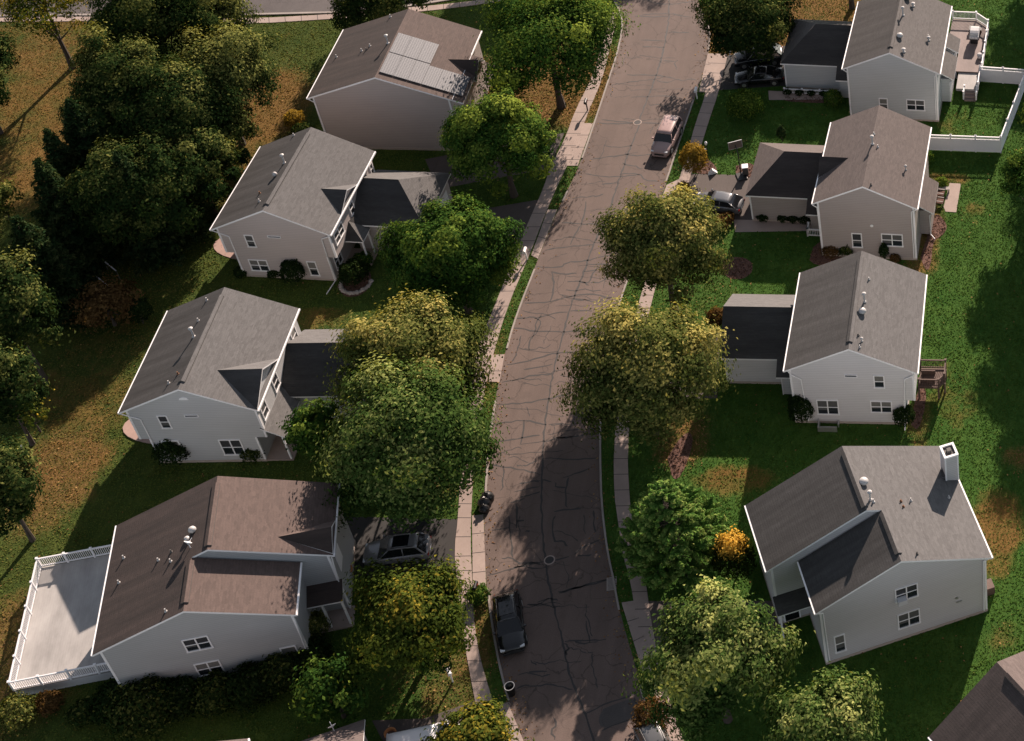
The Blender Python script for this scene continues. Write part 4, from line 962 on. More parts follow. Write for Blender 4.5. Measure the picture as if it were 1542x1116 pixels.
def vehicle(kind, pos, head, L_, W_, H_, mat, label, name='car', cat='car', roofmat=None, group=None):
    """pos: ground point under the middle; head: heading angle of the nose"""
    c = CARS[kind]; e = empty(name, pos, head, label, cat, group); hw = W_ / 2; X = lambda t: L_ / 2 - t * L_
    zb = .24; rings = []
    ks = H_ / (1.45 if kind in ('sedan', 'hatch') else 1.75)
    for t, w, zt in c['st']:
        w = w * hw; zt = zt * ks * (1.0 if kind in ('sedan', 'hatch') else 1.0); x = X(t)
        lift = .14 if t in (0, 1) else 0
        half = [(.80 * w, zb + lift), (.96 * w, zb + .10 + lift), (w, zb + .34), (.985 * w, zt - .16), (.93 * w, zt - .035), (.55 * w, zt + .015), (0, zt + .03)]
        ring = [(x, -y, z) for y, z in half] + [(x, y, z) for y, z in half[-2::-1]]
        rings.append(ring)
    b = MB(); loft(b, rings); b.f = [f[::-1] for f in b.f]; body = b.build('body', mat, e, smooth=True)
    def zt_at(t):
        s = c['st']
        for (t0, _, z0), (t1, _, z1) in zip(s[:-1], s[1:]):
            if t0 <= t <= t1: return (z0 + (z1 - z0) * (t - t0) / (t1 - t0)) * ks
        return s[-1][2] * ks
    cw, wt, rt, rb = c['cowl'], c['wt'], c['rt'], c['rb']; rw = c['hw'] * hw; bw = .92 * hw
    zc, zr = zt_at(cw) + .0, zt_at(min(rb, .98)) - .01
    A = lambda t, y, z: (X(t), y, z)
    # roof panel with a soft crown
    r = MB(); n = 6; rr = []
    for i in range(n + 1):
        t = wt - .012 + (rt - wt + .024) * i / n; q = i / n; zz_ = H_ - .10 * (2 * q - 1) ** 2 * .8
        rr.append([A(t, -rw, zz_ - .07), A(t, -rw * .93, zz_ - .015), A(t, -rw * .5, zz_ + .01), A(t, 0, zz_ + .018), A(t, rw * .5, zz_ + .01), A(t, rw * .93, zz_ - .015), A(t, rw, zz_ - .07), A(t, 0, zz_ - .11)])
    loft(r, rr); r.f = [f[::-1] for f in r.f]
    ze = H_ - .08 - .05
    for s_ in (-1, 1):
        r.tube(A(cw + .01, s_ * bw, zc - .04), A(wt, s_ * rw, ze), .045, .04, 6); r.tube(A(rb - .01, s_ * bw * .96, zr - .04), A(rt, s_ * rw, ze), .07, .05, 6)
        m_ = (wt + rt) / 2; r.tube(A(m_, s_ * bw * 1.0, zt_at(m_) - .03), A(m_, s_ * rw, H_ - .09), .04, .035, 6)
    roof = r.build('roof', mat, e, smooth=True)
    if roofmat:
        g = MB(); g.box(A(wt + .06, -rw * .72, H_ - .02), A(rt - .12, rw * .72, H_ + .024)); g.build('sunroof', roofmat, e, bevel=.01)
    f = MB(); f.slab([A(cw - .01, bw * .95, zc), A(cw - .01, -bw * .95, zc), A(wt, -rw * .95, ze + .02), A(wt, rw * .95, ze + .02)][::-1], .02, 0, 0); f.build('windscreen', MT['interior'], e)
    f = MB(); f.slab([A(rb + .006, bw * .90, zr), A(rb + .006, -bw * .90, zr), A(rt, -rw * .93, ze + .02), A(rt, rw * .93, ze + .02)], .02, 0, 0); f.build('rear_window', MT['interior'], e)
    for s_ in (-1, 1):
        f = MB()
        f.face([A(cw + .02, s_ * bw, zt_at(cw) - .03), A(rb - .02, s_ * bw * .97, zr - .03), A(rt - .005, s_ * rw * .985, ze), A(wt + .008, s_ * rw * .985, ze)]); f.build('side_window', MT['interior'], e)
    wr = .33 * (1.0 if kind in ('sedan', 'hatch') else 1.1); 
    for t in (.19, .80):
        for s_ in (-1, 1):
            w = MB(); x = X(t); y = s_ * (hw - .10)
            w.tube((x, y - .11, wr), (x, y + .11, wr), wr, n=18); wh = w.build('wheel', MT['rubber'], e)
            q = MB(); q.tube((x, y + s_ * .09, wr), (x, y + s_ * .118, wr), wr * .66, wr * .6, n=12); q.build('rim', MT['metal'], wh)
            a = MB(); a.tube((x, y + s_ * .05, wr + .02), (x, y + s_ * .098, wr + .02), wr * 1.18, n=18); a.build('wheel_arch', MT['rubber'], e)
        
    for s_ in (-1, 1):
        z0 = zt_at(.03); q = MB(); q.box((X(.065), s_ * hw * .52, z0 - .12), (X(.012), s_ * hw * .84, z0 - .005)); q.build('headlight', MT['lamp'], e, bevel=.02)
        z0 = zt_at(.98); q = MB(); q.box((X(.985), s_ * hw * .62, z0 - .28), (X(1.0) + .0, s_ * hw * .86, z0 - .10)); q.build('tail_light', MT['redlamp'], e, bevel=.02)
        q = MB(); x = X(cw + .045); z0 = zt_at(cw) + .06; q.box((x - .09, s_ * (hw - .02), z0), (x + .06, s_ * (hw + .17), z0 + .14)); q.build('mirror', mat, e, bevel=.03)
        q = MB(); q.box((X(.63), s_ * (hw * .985), zt_at(.6) - .22), (X(.595), s_ * (hw * 1.012), zt_at(.6) - .19)); q.box((X(.46), s_ * (hw * .985), zt_at(.5) - .22), (X(.425), s_ * (hw * 1.012), zt_at(.5) - .19)); q.build('door_handle', MT['black'], e)
    q = MB(); q.box((X(.02), -hw * .48, .42 * ks), (X(.0) + .02, hw * .48, zt_at(0) - .08)); q.build('grille', MT['black'], e, bevel=.02)
    q = MB(); q.box((X(.03), -hw * .72, zb + .02), (X(0) + .04, hw * .72, zb + .2)); q.build('bumper', mat if kind != 'suv' else MT['black'], e, bevel=.04)
    q = MB(); q.box((X(.995) - .0, -.26, .55), (X(1.0) - .02, .26, .68)); q.build('number_plate', MT['white'], e)
    if kind in ('suv', 'van', 'boxy'):
        q = MB()
        for s_ in (-1, 1): q.tube(A(wt + .05, s_ * rw * .9, H_ + .03), A(rt - .04, s_ * rw * .9, H_ + .03), .022, n=6)
        q.build('roof_rail', MT['black'], e)
    return e
P_black = paint('black_car_paint', (.006, .0065, .008), .22, .0); P_pink = paint('champagne_car_paint', (.36, .25, .235), .4, .05); P_silver = paint('silver_car_paint', (.15, .155, .165), .28, .4)
P_pearl = paint('pale_silver_car_paint', (.22, .22, .23), .3, .3); P_white = paint('white_car_paint', (.72, .72, .73), .35, .0); P_dark = paint('very_dark_blue_paint', (.008, .009, .012), .25, .1); P_gun = paint('gunmetal_paint', (.13, .135, .14), .3, .4)
def heading(a, b):
    p, q = G(*a), G(*b); return math.atan2(q.y - p.y, q.x - p.x)
def mid(px, py, z): p = G(px, py, z); p.z = 0; return p
vehicle('suv', mid(766, 933, .9), heading((764, 893), (774, 975)), 4.75, 1.95, 1.66, P_black, 'glossy black car parked facing downhill at the left kerb', roofmat=MT['interior'])
vehicle('boxy', mid(1003.5, 204, .9), heading((1013, 185), (992, 228)), 4.5, 1.86, 1.75, P_pink, 'pinkish champagne car parked at the right kerb, nose toward the viewer', cat='car')
vehicle('hatch', mid(1082, 303, .75), heading((1118, 312), (1044, 300)), 4.4, 1.82, 1.48, P_silver, 'silver hatchback on the sunlit driveway of the taupe house')
vehicle('suv', mid(597, 826, .85), heading((640, 822), (552, 832)), 4.7, 1.9, 1.68, P_pearl, 'silver-grey car with dark glass roof in the shady driveway on the left', roofmat=MT['interior'])
vehicle('suv', mid(1142, 82, .9), heading((1185, 78), (1100, 88)), 4.8, 1.95, 1.78, P_dark, 'black car with shiny flank in the shaded driveway, the farther of two')
vehicle('sedan', mid(1143, 113, .75), heading((1185, 110), (1100, 116)), 4.7, 1.85, 1.46, P_black, 'low black car in the shaded driveway, the nearer of two')
vehicle('van', mid(640, 1118, 1.0), heading((600, 1126), (690, 1106)), 5.1, 2.0, 1.8, P_white, 'white car cut off by the bottom edge of the picture, behind a bush')
vehicle('suv', mid(991, 1126, .9), heading((970, 1085), (1010, 1165)), 4.7, 1.9, 1.66, P_gun, 'gunmetal car at the right kerb, only its tail in the picture')

# ---------------------------------------------------------------- small street things
def mailbox(px, py, label, col, hgt=1.1, rz=0.0):
    e = empty('mailbox', G(px, py), rz, label, 'mailbox', 'kerbside mailboxes')
    m = MB(); m.box((-.05, -.05, 0), (.05, .05, hgt)); m.box((-.04, -.3, hgt - .1), (.04, .22, hgt)); m.build('post', MT['white'] if col == 'white' else MT['black'], e)
    m = MB(); pts = [(-.13, hgt), (.13, hgt)] + [(.13 * math.cos(t), hgt + .16 + .12 * math.sin(t)) for t in np.linspace(0, PI, 8)]
    m.extrude_v(pts, -.34, .26); m.build('box', MT[col], e)
    m = MB(); m.box((.132, -.1, hgt + .1), (.15, .1, hgt + .16)); m.build('flag', MT['redlamp'], e)
mailbox(794, 391, 'white mailbox on the verge at the left sidewalk under the round maple', 'white', 1.05)
mailbox(682, 1027, 'white mailbox on the orange lawn in front of the brown roofed house', 'white', 1.25, .5)
mailbox(1050, 149, 'white mailbox at the end of the right kerb above the champagne car', 'white', 1.05)
mailbox(1100, 90, 'pale mailbox by the shaded driveway with two black cars', 'white', 1.05, .4)
mailbox(721, 896, 'black mailbox hidden in foliage behind the glossy black car', 'black', 1.1)
mailbox(885, 167, 'dark mailbox in leaf litter beside the left kerb near the top', 'black', 1.1)
# kerbside rubbish
e = empty('trash_can', G(771, 1045), 0, 'open round black trash can standing in the gutter on the left', 'trash can')
m = MB(); m.lathe([(.24, 0), (.28, .5), (.31, .9), (.31, .95), (.29, .95), (.25, .3), (.02, .25)], (0, 0, 0), 18); m.build('bin', MT['bag'], e, smooth=True)
m = MB(); m.lathe([(.31, .95), (.345, .95), (.35, .99), (.31, .99), (.31, .95)], (0, 0, 0), 20, cap=False); m.build('rim', MT['metal'], e)
def bag(px, py, s, label, seed):
    rg = random.Random(seed); bm_ = MB(); n = 12; prof = [(.02, 0), (.34, .02), (.42, .16), (.40, .34), (.28, .50), (.12, .58), (.06, .64), (.11, .74), (.02, .72)]
    i = len(bm_.v); bm_.lathe(prof, (0, 0, 0), n); bm_.v = [(x * rg.uniform(.85, 1.12) * s, y * rg.uniform(.85, 1.12) * s, z * rg.uniform(.93, 1.05) * s) for x, y, z in bm_.v]
    o = bm_.build('rubbish_bag', MT['bag'], loc=G(px, py), smooth=True); tag(o, label, 'rubbish bag', 'black bags at the left kerb')
bag(735, 753, 1.25, 'topmost of three black rubbish bags at the left kerb', 1); bag(731, 760, 1.2, 'middle black rubbish bag of the three at the left kerb', 2); bag(730, 769, 1.0, 'lowest of three black rubbish bags at the left kerb', 3)
def cover(px, py, r, label, name='manhole_cover', mat='iron'):
    e = empty(name, G(px, py) + Vector((0, 0, .006)), 0, label, name.replace('_', ' '))
    m = MB(); m.lathe([(r * .86, 0), (r * .86, .006), (r * .8, .01), (.03, .01)], (0, 0, 0), 24); m.build('lid', MT['seal'] if mat == 'iron' else MT[mat], e)
    m = MB(); n = 28
    for k in range(n):
        a, b = 2 * PI * k / n, 2 * PI * (k + 1) / n
        m.slab([(r * .87 * math.cos(a), r * .87 * math.sin(a), .016), (r * 1.12 * math.cos(a), r * 1.12 * math.sin(a), .012), (r * 1.12 * math.cos(b), r * 1.12 * math.sin(b), .012), (r * .87 * math.cos(b), r * .87 * math.sin(b), .016)], .015, 0, 0)
    m.build('ring', CONC, e)
cover(960, 184.5, .36, 'pale ringed manhole cover in the sunlit road near the champagne car')
cover(827.5, 843.5, .36, 'manhole cover with a pale ring at the edge of the shadow above the black car')
cover(763, 1062, .22, 'small grey-green utility cover at the corner of the lower apron', 'utility_cover', 'iron')
e = empty('storm_drain', G(921, 879), R(100), 'storm drain inlet let into the right kerb', 'storm drain')
m = MB(); m.box((-.55, -.35, .0), (.55, .35, .012)); m.build('frame', KERB, e)
m = MB()
for i in range(9): m.box((-.48 + i * .11, -.26, .012), (-.42 + i * .11, .26, .022))
m.build('grate', MT['iron'], e)
# basketball hoop
e = empty('basketball_hoop', G(1116, 264), R(112), 'basketball hoop on a black pole beside the sunlit driveway', 'basketball hoop')
m = MB(); m.box((-.75, -.45, 0), (.3, .45, .12)); m.build('base', MT['black'], e, bevel=.04)
m = MB(); m.tube((0, 0, .1), (0, 0, 2.6), .055); m.tube((0, 0, 2.5), (.75, 0, 3.05), .045); m.build('pole', MT['black'], e)
m = MB(); m.box((.75, -.6, 2.65), (.79, .6, 3.45)); bb = m.build('backboard', plain('smoked_acrylic', (.16, .12, .10), .15), e)
m = MB(); m.box((.74, -.62, 3.45), (.8, .62, 3.49)).box((.74, -.62, 2.61), (.8, .62, 2.65)).box((.74, -.64, 2.61), (.8, -.6, 3.49)).box((.74, .6, 2.61), (.8, .64, 3.49)); m.build('board_frame', MT['metal'], bb)
m = MB()
for k in range(16):
    a, b = 2 * PI * k / 16, 2 * PI * (k + 1) / 16; m.tube((1.05 + .23 * math.cos(a), .23 * math.sin(a), 2.8), (1.05 + .23 * math.cos(b), .23 * math.sin(b), 2.8), .012, n=5, caps=False)
m.build('rim', MT['terracotta'], e)
# white bin beside it
e = empty('wheelie_bin', G(1123, 262), R(10), 'pale lidded bin beside the basketball hoop', 'bin')
m = MB(); m.prism([(-.25, -.25), (.25, -.25), (.25, .25), (-.25, .25)], .05, .9); m.build('body', MT['cap'], e, bevel=.03)
m = MB(); m.box((-.29, -.29, .9), (.29, .31, .98)); m.build('lid', MT['white'], e, bevel=.03)
# lawn sign / lamp at the mulch bed
e = empty('yard_lamp', G(1066, 236), 0, 'short post lamp with white fittings beside the golden shrub', 'yard lamp')
m = MB(); m.tube((0, 0, 0), (0, 0, 1.5), .04); m.build('post', MT['black'], e)
m = MB(); m.lathe([(.06, 1.45), (.13, 1.55), (.13, 1.75), (.03, 1.85)], (0, 0, 0), 8); m.build('lantern', MT['white'], e)
m = MB(); m.box((-.4, -.02, .8), (-.02, .02, 1.0)); m.build('name_board', MT['white'], e)
e = empty('garden_ornament', G(1073, 261), R(20), 'small white triangular ornament at the corner of the sunlit driveway', 'ornament')
m = MB(); m.extrude_v([(-.45, 0), (.45, 0), (.05, .5)], -.18, .18); m.build('body', MT['white'], e, bevel=.04)
# playground frame / goal on the dark lawn
def goal(px, py, rz, w, h_, label, col='cap'):
    e = empty('goal_frame', G(px, py), rz, label, 'goal frame', 'white frames on the dark lawn')
    m = MB(); m.tube((-w / 2, 0, h_), (w / 2, 0, h_), .05); m.build('crossbar', MT['white'], e)
    for s_ in (-1, 1):
        m = MB(); m.tube((s_ * w / 2, 0, 0), (s_ * w / 2, 0, h_), .04); m.build('upright', MT[col], e)
goal(172, 414, R(-38), 1.9, 1.1, 'white bar frame standing clear on the dark lawn above the orange bush')
goal(160, 436, R(-38), 1.7, 1.0, 'white bar frame half hidden by the orange bush')
e = empty('garden_swing', G(282, 268), R(-50), 'dim white swing frame at the edge of the dark woodland', 'swing')
for a in (-.9, .9):
    m = MB(); m.tube((a, -.6, 0), (a, 0, 1.9), .05); m.tube((a, .6, 0), (a, 0, 1.9), .05); m.build('leg', MT['white'], e)
m = MB(); m.tube((-1, 0, 1.9), (1, 0, 1.9), .05); m.build('top_bar', MT['white'], e)
m = MB(); m.box((-.6, -.2, .5), (.6, .2, .56)).box((-.6, .18, .56), (.6, .24, .9)); m.build('seat', MT['grey_trim'], e)
# stake by the left lawn
e = empty('marker_stake', G(35, 688), 0, 'short white stake leaning on the lawn at the left edge', 'stake')
m = MB(); m.tube((0, 0, 0), (.15, .2, 1.1), .06, .05, 6); m.build('post', MT['white'], e); m = MB(); m.lathe([(.06, 1.08), (.02, 1.16)], (.15, .2, 0), 6); m.build('cap', MT['white'], e)
# terracotta pot, ornaments
def pot(px, py, s, label):
    e = empty('flower_pot', G(px, py), 0, label, 'flower pot')
    m = MB(); m.lathe([(.2 * s, 0), (.3 * s, .5 * s), (.34 * s, .5 * s), (.34 * s, .6 * s), (.27 * s, .6 * s), (.24 * s, .4 * s)], (0, 0, 0), 16); m.build('pot', MT['terracotta'], e, smooth=True)
    m = MB(); m.lathe([(.26 * s, .42 * s), (.02, .45 * s)], (0, 0, 0), 12); m.build('soil', MT['mulch'], e)
pot(591, 1112, 1.2, 'orange terracotta pot beside the bottom edge driveway'); pot(525, 866, 1.3, 'dark orange pot beside the porch of the brown roofed house')
# patio furniture behind taupe house
T0 = H_R2.e.matrix_basis 
def chair(px, py, rz, label):
    e = empty('garden_chair', G(px, py), rz, label, 'garden chair', 'patio chairs')
    m = MB(); m.box((-.3, -.3, .38), (.3, .3, .45)); m.build('seat', MT['terracotta'] if False else MT['mulch'], e)
    m = MB(); m.box((-.3, .27, .45), (.3, .33, 1.0)); m.build('backrest', MT['mulch'], e)
    for x in (-.27, .27):
        for y in (-.27, .27):
            m = MB(); m.box((x - .025, y - .025, 0), (x + .025, y + .025, .38)); m.build('leg', MT['brown_wood'], e)
        m = MB(); m.box((x - .04, -.3, .62), (x + .04, .3, .66)); m.build('armrest', MT['stone'], e)
chair(1417, 296, R(80), 'upper brown garden chair by the pale patio'); chair(1416, 308, R(80), 'lower brown garden chair by the pale patio')
e = empty('patio_bench', G(1418, 289), R(0), 'pale wooden bench between wall and patio', 'bench')
m = MB(); m.box((-.75, -.2, .4), (.75, .2, .47)); m.build('seat', MT['stone'], e)
for x in (-.65, .65):
    m = MB(); m.box((x - .05, -.18, 0), (x + .05, .18, .4)); m.build('leg', MT['stone'], e)
# grill under a cover and ball on the ice-blue house's deck
def onH(h, u, v, z): return h.e.matrix_basis @ Vector((u, v, z))
bpy.context.view_layer.update()
e = empty('grill', onH(H_R1, 6.55, 11.3, .95), -.077, 'grill under a pale grey cover on the raised deck', 'grill'); e.scale = (1.3, 1.3, 1.15)
m = MB(); m.prism([(-.62, -.34), (.62, -.34), (.62, .34), (-.62, .34)], .62, .9)
m.extrude_v([(-.5, .9), (.5, .9), (.44, 1.12), (.2, 1.22), (-.2, 1.22), (-.44, 1.12)], -.33, .33); m.v = [(y, x, z) for x, y, z in m.v]; m.f = [f[::-1] for f in m.f]; m.build('cover', MT['cover'], e, bevel=.05)
m = MB(); m.box((-.28, -.5, .05), (.28, .5, .62)); m.build('cart', MT['black'], e)
e = empty('cooler', onH(H_R1, 7.3, 8.6, .95), 0, 'small pale rounded cooler against the deck railing', 'cooler')
m = MB(); m.lathe([(.22, 0), (.27, .25), (.25, .45), (.12, .52), (.02, .53)], (0, 0, 0), 14); m.build('body', MT['cover'], e, smooth=True)
e = empty('deck_box', onH(H_R1, 6.5, 12.6, .95), -.077, 'low dark storage box beyond the grill on the raised deck', 'storage box')
m = MB(); m.box((-.6, -.3, 0), (.6, .3, .45)); m.build('body', MT['brown_wood'], e); m = MB(); m.box((-.63, -.33, .45), (.63, .33, .5)); m.build('lid', MT['black'], e)
# ring of stones round the bed by the pinkish house
rg = random.Random(8)
ctr = G(537, 425)
for k in range(16):
    a = -PI * .98 + k * PI * .98 / 15 * 1.0
    s_ = rg.uniform(.16, .26); m = MB(); m.lathe([(.6 * s_, 0), (s_, .3 * s_), (.95 * s_, .7 * s_), (.5 * s_, 1.0 * s_), (.05, 1.02 * s_)], (0, 0, 0), 7)
    m.v = [(x * rg.uniform(.8, 1.2), y * rg.uniform(.8, 1.2), z) for x, y, z in m.v]
    o = m.build('border_stone', MT['stone'], loc=ctr + Vector((1.25 * math.cos(a), 1.35 * math.sin(a), 0))); tag(o, 'pale stone in the half ring around the round bush by the pinkish house', 'stone', 'stones around the flower bed')
# curved patios behind left houses
for h_, nm in ((H_L2, 'patio'), (H_L3, 'patio')):
    m = MB(); pts = [(-4.1 - 0 + 4.2 * math.cos(t), 3.6 + 1.9 * math.sin(t)) for t in np.linspace(PI / 2, PI * 1.5, 14)]
    m.prism(pts, 0, .1); o = m.build('patio', concrete('patio_' + h_.e.name, (.42, .29, .25)), loc=h_.e.location); o.rotation_euler = h_.e.rotation_euler; tag(o, kind='structure')

# ---------------------------------------------------------------- vegetation
LM = {
 'maple': leafmat('maple_leaves', (.014, .038, .010), (.046, .102, .020), (.27, .33, .055), .26),
 'olive': leafmat('olive_leaves', (.022, .044, .012), (.098, .122, .033), (.52, .44, .14), .30),
 'yellow': leafmat('yellowing_leaves', (.024, .052, .011), (.092, .120, .022), (.56, .38, .05), .32),
 'meadow': leafmat('pale_green_leaves', (.015, .040, .011), (.066, .116, .028), (.40, .42, .14), .28),
 'dark': leafmat('dark_woodland_leaves', (.008, .021, .008), (.025, .045, .013), (.26, .26, .075), .22),
 'rust': leafmat('rusty_twigs', (.055, .032, .015), (.115, .066, .027), (.24, .145, .06), .3),
 'gold': leafmat('golden_foliage', (.09, .065, .014), (.30, .195, .036), (.58, .40, .11), .35),
 'sunlit_top': leafmat('sunlit_top_foliage', (.016, .028, .008), (.030, .042, .010), (.80, .50, .09), .3),  # golden end colour is sunlight painted on the shrub's top
 'pine': leafmat('pine_needles', (.022, .062, .016), (.092, .20, .040), (.36, .40, .12), .22),
 'spruce': leafmat('spruce_needles', (.010, .024, .012), (.022, .046, .018), (.09, .10, .04), .2),
 'box': leafmat('clipped_shrub_leaves', (.008, .019, .008), (.016, .032, .010), (.07, .09, .03), .2)}
def leaves_mesh(name, P, N, size, tint, mat, nrng, asp=.55):
    """one small kite-shaped leaf spray per point"""
    n = len(P)
    N = N / (np.linalg.norm(N, axis=1, keepdims=True) + 1e-9)
    t = nrng.normal(size=(n, 3)); t -= (t * N).sum(1, keepdims=True) * N; t /= (np.linalg.norm(t, axis=1, keepdims=True) + 1e-9)
    b = np.cross(N, t); L = size[:, None]; w = L * asp
    fold = N * L * .18
    v = np.stack([P - t * L * .5, P + b * w * .5 - t * L * .05 + fold, P + t * L * .55 - fold * .6, P - b * w * .5 + fold * .3], 1).reshape(-1, 3)
    me = bpy.data.meshes.new(name)
    me.vertices.add(4 * n); me.vertices.foreach_set('co', v.astype(np.float32).ravel())
    me.loops.add(4 * n); me.loops.foreach_set('vertex_index', np.arange(4 * n, dtype=np.int32))
    me.polygons.add(n); me.polygons.foreach_set('loop_start', np.arange(0, 4 * n, 4, dtype=np.int32))
    me.polygons.foreach_set('loop_total', np.full(n, 4, dtype=np.int32))
    me.update(calc_edges=True)
    a = me.attributes.new('tint', 'FLOAT', 'FACE'); a.data.foreach_set('value', np.clip(tint, 0, 1).astype(np.float32))
    me.materials.append(mat)
    return me
def unit(nrng, n):
    d = nrng.normal(size=(n, 3)); return d / np.linalg.norm(d, axis=1, keepdims=True)
def trunk_mesh(base_r, h, limbs, rg):
    m = MB(); p = Vector((0, 0, -.1)); r = base_r * 1.35; steps = 5; pts = [p]
    for k in range(1, steps + 1):
        pts.append(Vector((rg.uniform(-.12, .12) * k * .4, rg.uniform(-.12, .12) * k * .4, h * k / steps)))
    for k in range(steps):
        r2 = base_r * (1 - .6 * (k + 1) / steps); m.tube(pts[k], pts[k + 1], r, r2, 8, caps=k in (0, steps - 1)); r = r2
    for e in limbs:
        k = rg.randint(2, steps - 1); s = pts[k]; e = Vector(e); mid_ = s.lerp(e, .5) + Vector((0, 0, -.12 * (e - s).length * rg.uniform(0, 1)))
        r0 = base_r * .42; m.tube(s, mid_, r0, r0 * .6, 6, caps=False); m.tube(mid_, e, r0 * .6, r0 * .15, 5)
    return m
def tree(px, py, rpx, rz, zc, leaf, label, name='tree', cat='tree', group=None, seed=1, clump=.24, nclump=95, dens=1.0, leafsize=.25, loose=0.0, cone=0.0, warm=0.0, sx=1.0, loc=None, trunk=True):
    """broadleaf crown: a shell and interior of leaf clumps. (px,py) crown centre in the survey photo, zc its height, rpx its half width in survey pixels"""
    nrng = np.random.default_rng(seed); rg = random.Random(seed)
    c = G(px, py, zc) if loc is None else Vector((loc[0], loc[1], zc))
    d = (c - Vector((0, 0, CH))).dot(FWD); rx = rpx * d / FPX if loc is None else rpx
    e = empty(name, (c.x, c.y, 0), rg.uniform(0, 6.28), label, cat, group)
    u = unit(nrng, nclump); u[:, 2] = np.where(u[:, 2] < -.35, -u[:, 2] * .8, u[:, 2])
    rad = nrng.uniform(.50, 1.0, nclump) ** .6
    lob = 1 + .16 * np.sin(u[:, 0] * 5.1 + seed) * np.cos(u[:, 1] * 4.3 - seed * 1.7) + nrng.normal(0, .10 + .10 * loose, nclump)
    C = u * rad[:, None] * lob[:, None] * .84
    if cone: C[:, :2] *= (1 - cone * np.clip(C[:, 2:3] * .5 + .5, 0, 1))
    cr_ = nrng.uniform(.55, 1.25, nclump) * clump * rx
    n_per = np.maximum(30, (dens * 105 * (cr_ / .30 / rx ** .0) ** 2 * (.30 / leafsize) ** 2 * .18).astype(int))
    idx = np.repeat(np.arange(nclump), n_per); n = len(idx)
    w = unit(nrng, n); w[:, 2] = np.abs(w[:, 2]) * np.where(nrng.random(n) < .72, 1, -1)
    rr = nrng.uniform(.45, 1.08, n) ** .7 * (1 + nrng.normal(0, .10 + .12 * loose, n))
    P = C[idx] * np.array([rx * sx, rx / sx, rz]) + w * (cr_[idx] * rr)[:, None] * np.array([1, 1, .72])
    # outliers: leaf sprays that break the outline
    out = nrng.random(n) < .08 + .06 * loose; P[out] += w[out] * nrng.uniform(.1, .7, out.sum())[:, None] * (.6 + loose)
    P[:, 2] += zc; P[:, 2] = np.maximum(P[:, 2], .25)
    N = w * .75 + u[idx] * .8 + unit(nrng, n) * .45 + np.array([0, 0, .3])
    hgt = nrng.normal(0, .15, nclump)[idx]
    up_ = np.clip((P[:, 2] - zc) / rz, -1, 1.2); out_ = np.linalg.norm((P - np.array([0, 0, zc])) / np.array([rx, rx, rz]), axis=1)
    # patchy autumn yellow weighted to outer crown tops: sunlight put into the tint
    toplight = np.clip(up_ * .9 + (out_ - .8) * .7, 0, 1) * np.clip(.55 + nrng.normal(0, .35, nclump)[idx], 0, 1.3)
    tint = .38 + hgt * .7 + nrng.normal(0, .12, n) + warm * .4 + (.38 + warm * .8) * toplight
    size = leafsize * nrng.uniform(.6, 1.5, n)
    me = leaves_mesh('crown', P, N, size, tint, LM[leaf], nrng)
    o = bpy.data.objects.new('crown', me); COL.objects.link(o); o.parent = e
    if trunk:
        top = zc + rz * .35; sel = nrng.choice(nclump, min(nclump, 9), replace=False)
        limbs = [(C[k, 0] * rx * sx * .9, C[k, 1] * rx / sx * .9, zc + C[k, 2] * rz * .9) for k in sel]
        trunk_mesh(max(.05, min(.34, rx * .055)), top, limbs, rg).build('trunk', MT['bark'], e)
    return e
def conifer(px, py, rpx, h_, leaf, label, seed=1, name='conifer', group=None, leafsize=.26, z_ref=None, droop=.2, dens=1.0, up=0.0, loc=None, bare=.08, round_=.75):
    nrng = np.random.default_rng(seed); rg = random.Random(seed)
    c = G(px, py, h_ * .45 if z_ref is None else z_ref) if loc is None else Vector(loc)
    d = (c - Vector((0, 0, CH))).dot(FWD); rx = rpx * d / FPX if loc is None else rpx
    e = empty(name, (c.x, c.y, 0), rg.uniform(0, 6.28), label, 'tree', group)
    tiers = int(h_ / .42); PP_ = []; NN = []; TT = []; limbs = MB()
    for k in range(tiers):
        q = k / (tiers - 1); z = h_ * (bare + (1 - bare) * q)
        R_ = rx * (1 - q) ** round_ * (.85 + .15 * math.sin(k * 2.1)) + .15
        nb = max(4, int(11 - 5 * q))
        for j in range(nb):
            a = 2 * PI * (j + rg.random() * .8) / nb + k * .9; Lb = R_ * rg.uniform(.72, 1.12)
            dz = -droop * Lb + up * Lb
            m_ = int(dens * (10 + 34 * Lb)); t = nrng.uniform(.12, 1.0, m_) ** .75
            wv = .05 + .20 * Lb * (1 - t) + .10
            off = nrng.normal(0, 1, m_) * wv
            x = np.cos(a) * t * Lb - np.sin(a) * off; y = np.sin(a) * t * Lb + np.cos(a) * off
            zz_ = z + dz * t + .14 * Lb * t ** 2 + nrng.normal(0, .07, m_)
            PP_.append(np.stack([x, y, zz_], -1)); NN.append(np.stack([np.cos(a) * .25 + nrng.normal(0, .5, m_), np.sin(a) * .25 + nrng.normal(0, .5, m_), .9 + nrng.normal(0, .35, m_)], -1))
            TT.append(.22 + .42 * t + nrng.normal(0, .12, m_) + rg.uniform(-.1, .12))
            if rg.random() < .6: limbs.tube((0, 0, z), (math.cos(a) * Lb * .8, math.sin(a) * Lb * .8, z + dz * .8), .035, .01, 4, caps=False)
    P = np.concatenate(PP_); n = len(P); P[:, 2] = np.maximum(P[:, 2], .12)
    me = leaves_mesh('crown', P, np.concatenate(NN), leafsize * nrng.uniform(.6, 1.5, n), np.concatenate(TT), LM[leaf], nrng, .38)
    o = bpy.data.objects.new('crown', me); COL.objects.link(o); o.parent = e
    limbs.tube((0, 0, -.1), (0, 0, h_ * .97), max(.08, rx * .07), .02, 8); limbs.build('trunk', MT['bark'], e)
    return e
